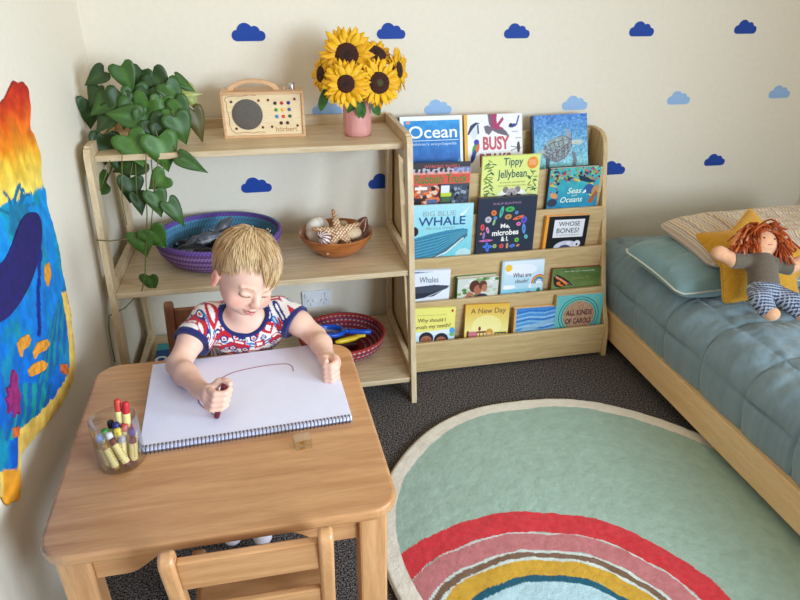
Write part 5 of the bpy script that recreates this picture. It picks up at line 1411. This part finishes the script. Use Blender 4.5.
for k in range(nring):
    x = -SW/2+.006+(SW-.012)*k/(nring-1)
    mb.ring([(x+.0004*math.sin(a), -SH/2-.0005+.0085*math.cos(a), .0075+.0068*math.sin(a)) for a in np.linspace(0, 2*math.pi, 14, endpoint=False)], .0011, 5)
WIRE = plain('dark_blue_wire', (70,74,110), .35, .6)
obj('spiral_binding', mb, WIRE, sk, True)
mb = MB()
for k in range(nring):
    x = -SW/2+.006+(SW-.012)*k/(nring-1); mb.box((x-.0022,-SH/2+.0052,.0118), (x+.0022,-SH/2+.0095,.01215))
obj('binding_holes', mb, ink((96,98,120)), pgs)
def skl(px, py): 
    p = Vector(at(px, py, 2, TZ+.0124)); return sk.matrix_world.inverted() @ p
bpy.context.view_layer.update()
inv = (Matrix.Translation((ctr.x, ctr.y, TZ)) @ Matrix.Rotation(ang, 4, 'Z')).inverted()
pts = [(214,415),(208,410),(203,407),(199,402),(199,397),(203,390),(210,385),(220,379),(232,373),(245,369.5),(260,366.5),(275,364.5),(287,364),(292,366.5),(293.5,371)]
P = [inv @ Vector(at(px, py, 2, TZ+.0122)) for px, py in pts]
def smooth_pts(P, n=60):
    out = []
    for i in range(len(P)-1):
        p0 = P[max(i-1, 0)]; p1 = P[i]; p2_ = P[i+1]; p3 = P[min(i+2, len(P)-1)]
        for t in np.linspace(0, 1, 6, endpoint=False): out.append(.5*((2*p1)+(-p0+p2_)*t+(2*p0-5*p1+4*p2_-p3)*t*t+(-p0+3*p1-3*p2_+p3)*t**3))
    return out+[P[-1]]
obj('crayon_line', MB().tube(smooth_pts(P), .0009, 5), plain('maroon_crayon_mark', (130,36,56), .8), pgs)

WRAP = plain('cream_paper_wrapper', (236,216,140), .7, c2=(242,226,158), scale=60); PRNT = plain('wrapper_print', (120,84,40), .7)
WAX = {}
def wax(nm, c):
    if nm not in WAX: WAX[nm] = plain(nm+'_wax', c, .45, c2=c)
    return WAX[nm]
def crayon(nm, c, p, q, label, cat='crayon', group='crayons in the glass jar', r=.0067, wrap=True):
    """wrapped stick crayon from butt p to tip q"""
    p = Vector(p); q = Vector(q); L = (q-p).length; z = (q-p).normalized()
    root = empty('crayon', label, cat, mat=Matrix.Translation(p) @ z.to_track_quat('Z', 'Y').to_matrix().to_4x4(), group=group)
    obj('wax_stick', MB().lathe([(.0001,0),(r*.95,0),(r*.98,.001),(r*.98,L-.005),(r*.85,L-.0012),(r*.6,L),(.0001,L)], 14), wax(nm, c), root, auto=45)
    if wrap:
        pw_ = obj('paper_wrapper', MB().lathe([(r*1.01,.005),(r*1.07,.005),(r*1.07,L*.80),(r*1.01,L*.80)], 14, cap=False), WRAP, root, auto=45)
        mb = MB()
        for sgn in (0, 1, 2, 3):
            a0 = sgn*math.pi/2+.3
            for k in range(9):
                z0 = .014+k*.0050; rr = r*1.09
                mb.add([(rr*math.cos(a0+d), rr*math.sin(a0+d), zz) for d, zz in ((-.16,z0),(.16,z0+.0006),(.16,z0+.0024),(-.16,z0+.0022))], [(0,1,2,3)])
        obj('wrapper_lettering', mb, PRNT, pw_)
    return root
JC = Vector((.0685, -1.222, TZ)); JS = .935
m = clear_mat('clear_glass', (.985,.992,.99), .05, 1.3)
GLASS = m
o = obj('glass_jar', MB().lathe([(.001,0),(.042,0),(.0455,.003),(.046,.012),(.0452,.05),(.0450,.100),(.0447,.1018),(.0434,.1018),(.0430,.100),(.0432,.05),(.0435,.012),(.042,.006),(.001,.005)], 64, JC, JS, JS), GLASS, None, True, auto=60)
tag(o, 'clear glass tumbler full of wax crayons on the table', 'jar')
b0 = JC+Vector((0,0,.007))
def cr(nm, c, a0, r0, z0, a1, r1, z1, label):
    r0 *= JS*.97; r1 *= JS*.97
    p = b0+Vector((r0*math.cos(math.radians(a0)), r0*math.sin(math.radians(a0)), z0)); q = b0+Vector((r1*math.cos(math.radians(a1)), r1*math.sin(math.radians(a1)), z1))
    crayon(nm, c, p, q, label)
CR = [('orange_red',(206,62,40), 60,.006,.001, 72,.030,.118,'orange-red crayon standing tallest at back of the glass jar'),
 ('scarlet',(196,30,40), 20,.014,.001, 40,.034,.114,'scarlet crayon standing tall beside the orange-red one'),
 ('black',(28,28,34), 130,.016,.001, 118,.028,.074,'black-tipped crayon at back left inside the jar'),
 ('navy',(44,40,110), 0,.002,.006, 62,.006,.080,'navy blue crayon in the middle of the jar'),
 ('sky_blue',(70,130,214), 190,.018,.002, 190,.035,.062,'sky blue crayon against the left side of the jar'),
 ('green',(40,140,60), 170,.004,.001, 176,.022,.070,'green crayon between the blue and white ones'),
 ('white',(238,238,240), 220,.006,.001, 208,.014,.066,'white-tipped crayon in the middle of the jar'),
 ('yellow',(238,214,50), 320,.004,.010, 330,.006,.072,'yellow crayon in the middle of the jar'),
 ('coral',(200,70,60), 10,.012,.003, 20,.020,.074,'coral red crayon right of the yellow one'),
 ('indigo',(80,70,160), 350,.022,.001, 358,.033,.066,'violet-blue crayon at the right side of the jar'),
 ('rose',(186,70,80), 30,.026,.001, 20,.036,.066,'dull rose crayon against the right wall of jar'),
 ('silver_grey',(176,178,190), 300,.012,.004, 318,.018,.058,'silver-grey crayon near the front of the jar'),
 ('maroon',(104,26,40), 300,.034,.004, 240,.014,.056,'maroon crayon leaning at the front of the jar'),
 ('bronze',(170,120,50), 262,.034,.001, 222,.030,.052,'gold-brown crayon leaning at the left front of jar'),
 ('ochre',(190,150,80), 235,.030,.001, 200,.036,.048,'ochre crayon leaning against left front glass'),
 ('plum',(110,40,80), 330,.032,.001, 336,.037,.056,'plum crayon leaning against right front glass')]
for a_ in CR: cr(*a_)
# acrylic cube
cb = empty('acrylic_cube', 'small clear cube with a golden piece inside, on the table', 'paperweight', (.4125,-1.247,TZ), (0,0,math.radians(8)))
m = clear_mat('clear_acrylic', (.985,.95,.82), .16, 1.6)
obj('clear_block', MB().box((-.017,-.0125,.0003), (.017,.0125,.022)), m, cb, bevel=.001)
GOLD = plain('gold_metal', (200,150,50), .3, .9)
mb = MB()
for k in range(5):
    a = k*1.256; mb.tube([(0,0,.006),(.007*math.cos(a),.006*math.sin(a),.012)], [.003,.0015], 6)
obj('golden_insert', mb, GOLD, cb)
# ================================================================== the boy
HC = np.array((.3200, -.884, .7060))
def head_frame(yaw, pit, roll):
    f = np.array([math.sin(yaw)*math.cos(pit), -math.cos(yaw)*math.cos(pit), -math.sin(pit)]); s = np.array([math.cos(yaw), math.sin(yaw), 0])
    u = np.array([math.sin(yaw)*math.sin(pit), -math.cos(yaw)*math.sin(pit), math.cos(pit)])
    return math.cos(roll)*s+math.sin(roll)*u, -math.sin(roll)*s+math.cos(roll)*u, f
HS, HU, HF = head_frame(math.radians(23), math.radians(13), math.radians(-18))
HR = np.stack([HS, HU, HF], 1)            # columns = local axes
def H(s, u, f): return HC+HS*s+HU*u+HF*f
CT = np.array((.2415, -1.139, .4935)); CTOP = CT+np.array((.026, .004, .080))   # crayon tip and butt
SHL, ELL, WRL = np.array((.214,-.826,.566)), np.array((.150,-.952,.517)), np.array((.208,-1.070,.520))
SHR, ELR, WRR = np.array((.390,-.818,.560)), np.array((.470,-.885,.519)), np.array((.489,-.990,.516))
NB = np.array((.300,-.842,.570))
def torso(s, g=0.0, k=.02):
    s.cap((.258,-.700,.312), (.278,-.745,.40), .070+g, .068+g, k)
    s.cap((.278,-.745,.40), (.298,-.796,.500), .068+g, .070+g, k)
    s.cap((.262,-.815,.530), (.340,-.812,.527), .058+g, .058+g, k)
    s.cap((.236,-.824,.556), (.368,-.818,.551), .036+g, .036+g, k)
def body():
    s = SDF((.10,-1.17,.02), (.56,-.60,.815), .0026)
    torso(s)
    # legs
    for sx, x0, x1, x2 in ((-1,.225,.205,.210), (1,.295,.310,.285)):
        s.chain([(x0,-.715,.300), (x1,-.900,.292), (x2,-1.000,.115)], [.054,.040,.026], .02)
        s.chain([(x2,-1.000,.115), (x2+.003,-1.015,.075)], [.026,.024], .01)
        s.chain([(x2+.002,-1.010,.066), (x2+.012,-1.060 if sx > 0 else -1.045,.052)], [.026,.020], .012)
    # neck
    s.cap(NB-np.array((0,-.004,.01)), H(0,-.045,-.012), .036, .034, .018)
    # arms
    s.chain([SHL, (SHL+ELL)/2+np.array((-.004,0,.002)), ELL], [.034,.031,.0255], .012)
    s.chain([ELL, ELL*.6+WRL*.4+np.array((-.003,0,.002)), WRL], [.0255,.0255,.0180], .012)
    s.chain([SHR, (SHR+ELR)/2+np.array((.004,0,.002)), ELR], [.034,.031,.0255], .012)
    s.chain([ELR, ELR*.6+WRR*.4+np.array((.003,0,.002)), WRR], [.0255,.0250,.0180], .012)
    # fist round the crayon
    ax = (CTOP-CT)/np.linalg.norm(CTOP-CT)
    def cx_(z): return CT+ax*(z-CT[2])/ax[2]
    c = cx_(.542); s.ell(c+np.array((-.024,.012,.000)), (.016,.019,.024), k=.010); s.chain([WRL, c+np.array((-.024,.016,.0))], [.018,.019], .012)
    for k in range(4):
        z = .5600-.0118*k; q = cx_(z); L = (1.0,1.08,1.04,.88)[k]
        s.chain([q+np.array((-.025,-.001,.001)), q+np.array((-.015,-.0155*L,.001)), q+np.array((.004,-.0155*L,0)), q+np.array((.0135,-.003,0)), q+np.array((.009,.008,0))], [.0074,.0072,.0066,.0062,.0054], .0020)
    q = cx_(.566); s.chain([q+np.array((-.024,.014,-.008)), q+np.array((-.010,.014,.004)), q+np.array((.006,.006,.008)), q+np.array((.013,-.004,.008))], [.0095,.0085,.0075,.0060], .003)
    # loosely closed other hand, little-finger side on the paper
    c = WRR+np.array((.004,-.030,.002)); s.ell(c+np.array((.008,.004,0)), (.014,.020,.021), k=.010); s.chain([WRR, c+np.array((.006,.008,0))], [.018,.018], .012)
    for k in range(4):
        q = np.array((c[0]-.002, c[1]-.006-.003*k, c[2]+.0165-.0118*k)); L = (1.0,1.1,1.05,.85)[k]
        s.chain([q+np.array((.012,.004,.001)), q+np.array((.014,-.014*L,.001)), q+np.array((.002,-.024*L,-.001)), q+np.array((-.011,-.018*L,-.002)), q+np.array((-.014,-.006,-.002))], [.0078,.0076,.0070,.0064,.0056], .0020)
    s.chain([c+np.array((-.006,.012,.012)), c+np.array((-.014,-.002,.020)), c+np.array((-.010,-.017,.022))], [.0088,.0078,.0062], .003)
    # head
    s.ell(H(0,.023,-.008), (.0705,.076,.084), HR, .01)
    s.ell(H(0,-.028,.016), (.056,.060,.060), HR, .014)
    s.ell(H(0,.012,.034), (.052,.044,.042), HR, .014)
    s.ell(H(0,-.069,.046), (.020,.015,.018), HR, .014)
    for sg in (-1, 1):
        s.ell(H(sg*.031,-.043,.045), (.024,.023,.022), HR, .012)
        s.ell(H(sg*.026,-.012,.0830), (.015,.009,.010), HR, .009, sub=True)
        s.ell(H(sg*.026,-.0135,.0660), (.0135,.0095,.0095), HR, .003)
        s.cap(H(sg*.016,.001,.0745), H(sg*.038,.001,.066), .0052, .0045, .007)
        s.ell(H(sg*.0705,-.016,.000), (.0080,.020,.0130), HR, .004)
        s.ell(H(sg*.0800,-.014,.003), (.0050,.012,.0070), HR, .003, sub=True)
        s.cap(H(sg*.0715,-.033,.004), H(sg*.070,-.029,.002), .0055, .0055, .003)
        s.ell(H(sg*.0075,-.0375,.0800), (.0055,.0050,.0060), HR, .004)
    s.chain([H(0,-.004,.0725), H(0,-.020,.0775), H(0,-.0330,.0850)], [.0058,.0066,.0088], .008)
    s.chain([H(-.0155,-.0565,.0700), H(-.005,-.0525,.0775), H(.005,-.0525,.0775), H(.0155,-.0565,.0700)], [.0026,.0040,.0040,.0026], .003)
    s.chain([H(-.012,-.0620,.0710), H(0,-.0640,.0765), H(.012,-.0620,.0710)], [.0026,.0046,.0026], .003)
    V, F = s.mesh(); V = relax(V, F, 1, .4)
    Lc = (V-HC)@HR; S_, U_, F_ = Lc.T
    C = np.zeros((len(V), 3)); C[:] = (232,188,164)
    C += ((fbm(V[:, 0], V[:, 1], 60, 101, 2, V[:, 2])-.5)*8)[:, None]
    def tint(m, c, a=1.0):
        m = np.clip(m, 0, 1)[:, None]*a; C[:] = C*(1-m)+np.array(c)*m
    hd = V[:, 2] > .60
    for sg in (-1, 1):
        tint(np.exp(-(((S_-sg*.036)/.016)**2+((U_+.040)/.014)**2))*(F_ > 0)*hd, (228,142,124), .5)
        # closed lid line, brow
        lid = np.abs(U_+.0195-.10*(np.abs(S_-sg*.026)-.004)) ; m = (lid < .0018) & (np.abs(S_-sg*.026) < .0125) & (F_ > .045) & hd; tint(m.astype(float), (96,62,50), .95)
        m = (np.abs(U_-.0035+.004*((S_-sg*.027)/.013)**2) < .0020) & (np.abs(S_-sg*.027) < .0135) & (F_ > .045) & hd; tint(m.astype(float), (172,128,92), .65)
        tint(((np.abs(S_) > .070) & (np.abs(U_+.016) < .02) & hd).astype(float), (222,142,120), .55)
        m = np.exp(-(((S_-sg*.0052)/.0026)**2+((U_+.0415)/.0016)**2))*(F_ > .07); tint(m, (150,84,72), .8)
    tint((np.exp(-((np.abs(U_+.0590)/.0062)**4)-(np.abs(S_)/.0165)**6)*(F_ > .066)*hd), (206,116,112), .85)
    m = (np.abs(U_+.0588-.0008) < .0011) & (np.abs(S_) < .0145) & (F_ > .066) & hd; tint(m.astype(float), (140,62,62), .9)
    tint(np.exp(-((S_/.010)**2+((U_+.034)/.009)**2))*(F_ > .08), (230,156,140), .45)
    # knuckles and finger tips a little pinker
    for w in (WRL, WRR):
        dd = np.linalg.norm(V-(w+np.array((.03,-.05,0))), axis=1); tint(np.clip(1-dd/.05, 0, 1)*(V[:, 2] < .60), (228,160,142), .45)
    m, nt, b = new_mat('childs_skin'); a = nt.nodes.new('ShaderNodeAttribute'); a.attribute_name = 'col'; nt.links.new(a.outputs['Color'], b.inputs['Base Color'])
    b.inputs['Roughness'].default_value = .48; b.inputs['Subsurface Weight'].default_value = .12; b.inputs['Subsurface Radius'].default_value = (.012,.005,.003); b.inputs['Subsurface Scale'].default_value = .6
    root = np_obj('person', V, F, m, None, True, C)
    tag(root, 'fair-haired toddler in red and blue car-print T-shirt, drawing at the table', 'person')
    return root
boy = body()

def shirt():
    g = .0065
    s = SDF((.10,-.95,.28), (.52,-.60,.64), .0022)
    torso(s, g, .02)
    eL = SHL+(ELL-SHL)*.50; eR = SHR+(ELR-SHR)*.40
    s.chain([SHL, eL, SHL+(ELL-SHL)*.7], [.040,.0415,.0425], .016)
    s.chain([SHR, eR, SHR+(ELR-SHR)*.7], [.040,.0415,.0425], .016)
    for e, a, sgn in ((SHL+(ELL-SHL)*.56, SHL, -1), (SHR+(ELR-SHR)*.46, SHR, 1)):
        n = (e-a)/np.linalg.norm(e-a)
        lo = (.10,-.95,.40) if sgn < 0 else (e[0]-.035, -.95, .40); hi = (e[0]+.035, -.60, .64) if sgn < 0 else (.52, -.60, .64)
        s.cut(e, n, lo, hi)
    # scooped neck opening
    nc = NB+np.array((.004,-.026,.030)); s.ell(nc, (.056,.050,.062), k=.004, sub=True)
    s.cut((0,0,.300), (0,0,-1))
    V, F = s.mesh(); V = relax(V, F, 1, .5)
    # soft folds
    nrm = np.zeros_like(V); fn = np.cross(V[F[:, 1]]-V[F[:, 0]], V[F[:, 2]]-V[F[:, 0]])
    for i in range(4): np.add.at(nrm, F[:, i], fn)
    nrm /= np.linalg.norm(nrm, axis=1)[:, None]+1e-12
    fold = (fbm(V[:, 0]*1.2, V[:, 1], 22, 120, 2, V[:, 2]*.6)-.5)*.006; V = V+nrm*fold[:, None]
    # car print
    C = np.zeros((len(V), 3)); C[:] = (232,222,212)
    P = V-CAM; X = (P@RGT)/(P@FWD)*1.0; 
    X = V[:, 0]+.35*(V[:, 1]+.8); Y = V[:, 2]-.75*(V[:, 1]+.8)
    rs = np.random.RandomState(12); RED, NAVY_, BLU, WHT, MAR = (186,30,44), (34,42,108), (54,122,172), (238,232,226), (120,24,44)
    cell = .034; gx, gy = np.floor(X/cell).astype(int), np.floor(Y/cell).astype(int)
    def motif(cx, cy, kind, a, sc_):
        dx, dy = (X-cx)/sc_, (Y-cy)/sc_; u = dx*math.cos(a)+dy*math.sin(a); v = -dx*math.sin(a)+dy*math.cos(a); r = np.hypot(u, v)
        if kind == 0:     # little red car
            C[(np.abs(u) < .022) & (np.abs(v+.001) < .0085)] = RED; C[(np.abs(u+.002) < .012) & (v > .004) & (v < .017)] = RED; C[(np.abs(u+.002) < .0085) & (v > .0085) & (v < .0135)] = WHT
            for w in (-.012, .013):
                q = np.hypot(u-w, v+.009); C[q < .0085] = NAVY_; C[q < .0052] = WHT; C[q < .003] = RED
        elif kind == 1: C[r < .0145] = NAVY_; C[r < .0100] = WHT; C[r < .0068] = NAVY_; C[r < .003] = WHT
        elif kind == 2: C[(u/.016)**2+(v/.0085)**2 < 1] = BLU; C[(np.abs(v) < .0012) & (np.abs(u) < .014)] = WHT
        elif kind == 3: m = (np.abs(u) < .020) & (np.abs(v) < .007); C[m] = MAR; C[m & (np.sin(u*1400) > 0) & (np.sin(v*1400) > 0)] = WHT
        elif kind == 4: C[(np.abs(u) < .012) & (np.abs(v) < .011)] = RED; C[(np.abs(u) < .006) & (np.abs(v) < .005)] = WHT
    jobs = []
    for iy in range(6, 20):
        for ix in range(0, 12):
            k = (ix*3+iy*5) % 8; jobs.append((ix*.047+(.0235 if iy % 2 else 0)+rs.uniform(-.003, .003), iy*.0375+rs.uniform(-.003, .003), (0,4,0,3,0,4,0,0)[k], rs.uniform(-.6, .6), rs.uniform(1.05, 1.2)))
            jobs.append((ix*.047+(.0235 if iy % 2 else 0)+.0235+rs.uniform(-.004, .004), iy*.0375+.004, (2,1,2,2,1,2,2,1)[k], rs.uniform(-1.2, 1.2), rs.uniform(.85, 1.0)))
            jobs.append((ix*.047+(.0235 if iy % 2 else 0)+.012, iy*.0375+.019, (1,5,2,5,5,1,5,2)[(k+3) % 8], rs.uniform(-1.2, 1.2), .55))
    for j in sorted(jobs, key=lambda q: (q[2] in (0, 4), q[0])):
        if j[2] != 5: motif(*j)
    # navy bindings
    q = (V-nc)/np.array((.056,.050,.062)); rr = np.linalg.norm(q, axis=1); C[(rr < 1.15) & (V[:, 2] > .49)] = (34,40,96)
    for e, a, sgn in ((SHL+(ELL-SHL)*.56, SHL, -1), (SHR+(ELR-SHR)*.46, SHR, 1)):
        n = (e-a)/np.linalg.norm(e-a); d = (V-e)@n; m = (d > -.011) & ((V[:, 0] < e[0]+.04) if sgn < 0 else (V[:, 0] > e[0]-.04)) & (V[:, 2] > .46); C[m] = (34,40,96)
    np_obj('shirt', V, F, painted('printed_jersey', .85, 500, .0005, .2, .2), boy, True, C)
shirt()
s = SDF((.13,-1.05,.10), (.40,-.60,.42), .004)
s.cap((.258,-.700,.312), (.270,-.728,.37), .076, .074, .02)
for x0, x1, x2 in ((.225,.205,.210), (.295,.310,.285)): s.chain([(x0,-.715,.300), (x1,-.900,.294), (x2,-.985,.145)], [.059,.047,.036], .02)
V, F = s.mesh(); V = relax(V, F, 1); np_obj('trousers', V, F, plain('navy_trousers', (38,44,66), .9, c2=(46,52,76), scale=120), boy)
s = SDF((.16,-1.12,.02), (.36,-.95,.16), .003)
for x2 in (.210,.285):
    s.chain([(x2,-.993,.135), (x2+.003,-1.014,.075)], [.030,.028], .01); s.chain([(x2+.002,-1.010,.066), (x2+.012,-1.060 if x2 > .25 else -1.045,.054)], [.0295,.024], .012)
V, F = s.mesh(); V = relax(V, F, 1); np_obj('socks', V, F, plain('white_pink_sock', (226,214,222), .9, c2=(236,228,232), scale=120), boy)

def hair():
    rs = random.Random(21); cr = np.array((.012, .088, -.040))
    A = np.array((.0705,.077,.085)); cc = np.array((0,.0235,-.008))
    VV, FF, CC = [], [], []; base = 0
    pal = [np.array(c, float) for c in ((168,128,82),(206,172,126),(222,192,148),(230,202,154),(148,112,74),(190,154,108))]
    def keep(p, m=0.0): return (-.72*(p[1]-.046-.020*min(1, max(0, -p[0]/.045)))+.69*(p[2]-.066)) < m
    # scalp layer
    n1, n2 = 60, 80
    G = []
    for i in range(n1):
        ph = math.pi*i/(n1-1)
        for j in range(n2):
            a = 2*math.pi*j/n2; d = np.array((math.sin(ph)*math.cos(a), math.cos(ph), math.sin(ph)*math.sin(a))); G.append(cc+d*(A+.0035))
    G = np.array(G); ok = np.array([keep(p, -.004) and not (abs(p[0]) > .050 and p[1] < .002 and p[2] > -.036 and p[2] < .03) for p in G])
    F0 = grid_faces(n1, n2, True); F0 = F0[ok[F0].all(1)]
    Gn = HC+G@HR.T
    sc_col = np.zeros((len(Gn), 3)); sc_col[:] = (176,138,90)
    n = 0; tries = 0
    while n < 4200 and tries < 60000:
        tries += 1
        d = np.array([rs.gauss(0, 1) for _ in range(3)]); d /= np.linalg.norm(d); p = cc+d*(A+.003)
        if not keep(p): continue
        if abs(p[0]) > .050 and p[1] < .006 and -.036 < p[2] < .030: continue
        n += 1
        clump = math.sin(p[0]*160+3*math.sin(p[2]*70))*.5
        front = p[2] > .0 and p[1] > .03
        side = abs(d[0]) > .75
        L = (rs.uniform(.040, .056) if p[0] > -.012 else rs.uniform(.018, .030)) if front else (rs.uniform(.022, .034) if not side else rs.uniform(.014, .024))
        L = L*(1.0 if not front or p[0] < .02 else 1.12)
        N = 7; pts = []; lift = rs.uniform(.0015, .0050) if not side else rs.uniform(.0005, .002); q = p.copy()
        v = q-cr; ca = math.atan2(p[0]-cr[0], p[2]-cr[2]); cn = .5+.5*math.sin(ca*17+4*math.sin(ca*5))+rs.uniform(-.35, .35); col_ = pal[3]*max(0, min(1, cn))+pal[0]*(1-max(0, min(1, cn)))
        if side or p[1] < .0: col_ = col_*.5+pal[0]*.5
        drift = np.array((.22*clump+rs.uniform(-.09, .09)+(.30 if front else 0.05), -.35, .0))
        for k in range(N):
            t = k/(N-1); pts.append(q.copy())
            v = q-cr; nrm_ = (q-cc)/(A*A); nrm_ /= np.linalg.norm(nrm_)
            v = v/np.linalg.norm(v)+drift; v = v-nrm_*v.dot(nrm_); v /= np.linalg.norm(v)+1e-9
            q = q+v*L/(N-1); e = np.linalg.norm((q-cc)/(A+.003+lift*math.sin(min(1, t*1.5)*math.pi/2)))
            q = cc+(q-cc)/e if e < 1.12 else q
        W = [Vector(HC+HR@pp) for pp in pts]; r0 = rs.uniform(.0008, .0015)
        mb = MB().tube(W, [r0*(1.0-.75*(k/(N-1))**2) for k in range(N)], 4, caps=False)
        VV += mb.v; FF += [tuple(j+base for j in f) for f in mb.f]; base += len(mb.v)
        for k in range(N): CC += [col_*(.90+.14*k/(N-1))]*4
    # a few stray wisps at the crown
    for _ in range(12):
        a = rs.uniform(-1.2, 1.2); p = cr*np.array((1,1,1))+np.array((rs.uniform(-.03, .045), rs.uniform(-.006, .006), rs.uniform(-.03, .02))); v = np.array((rs.uniform(.1, 1), rs.uniform(.1, .5), rs.uniform(-.5, .2))); v /= np.linalg.norm(v); pts = [p+v*.0032*k+np.array((0,-.0006*k*k,0)) for k in range(7)]
        mb = MB().tube([Vector(HC+HR@pp) for pp in pts], [.0008*(1-.1*k) for k in range(7)], 4, caps=False)
        VV += mb.v; FF += [tuple(j+base for j in f) for f in mb.f]; base += len(mb.v); CC += [pal[3]]*len(mb.v)
    V = np.concatenate([np.array(VV), Gn]); F = np.concatenate([np.array(FF), F0+base]); C = np.concatenate([np.array(CC), sc_col])
    m = painted('blond_hair', .42, 0, 0, 0, .6)
    np_obj('hair', V, F, m, boy, True, C)
hair()
cy = crayon('maroon', (104,26,40), CTOP, CT, 'maroon crayon gripped upright in the boy\'s fist on paper', 'crayon', None, .0062, False)
if 'group' in cy: del cy['group']
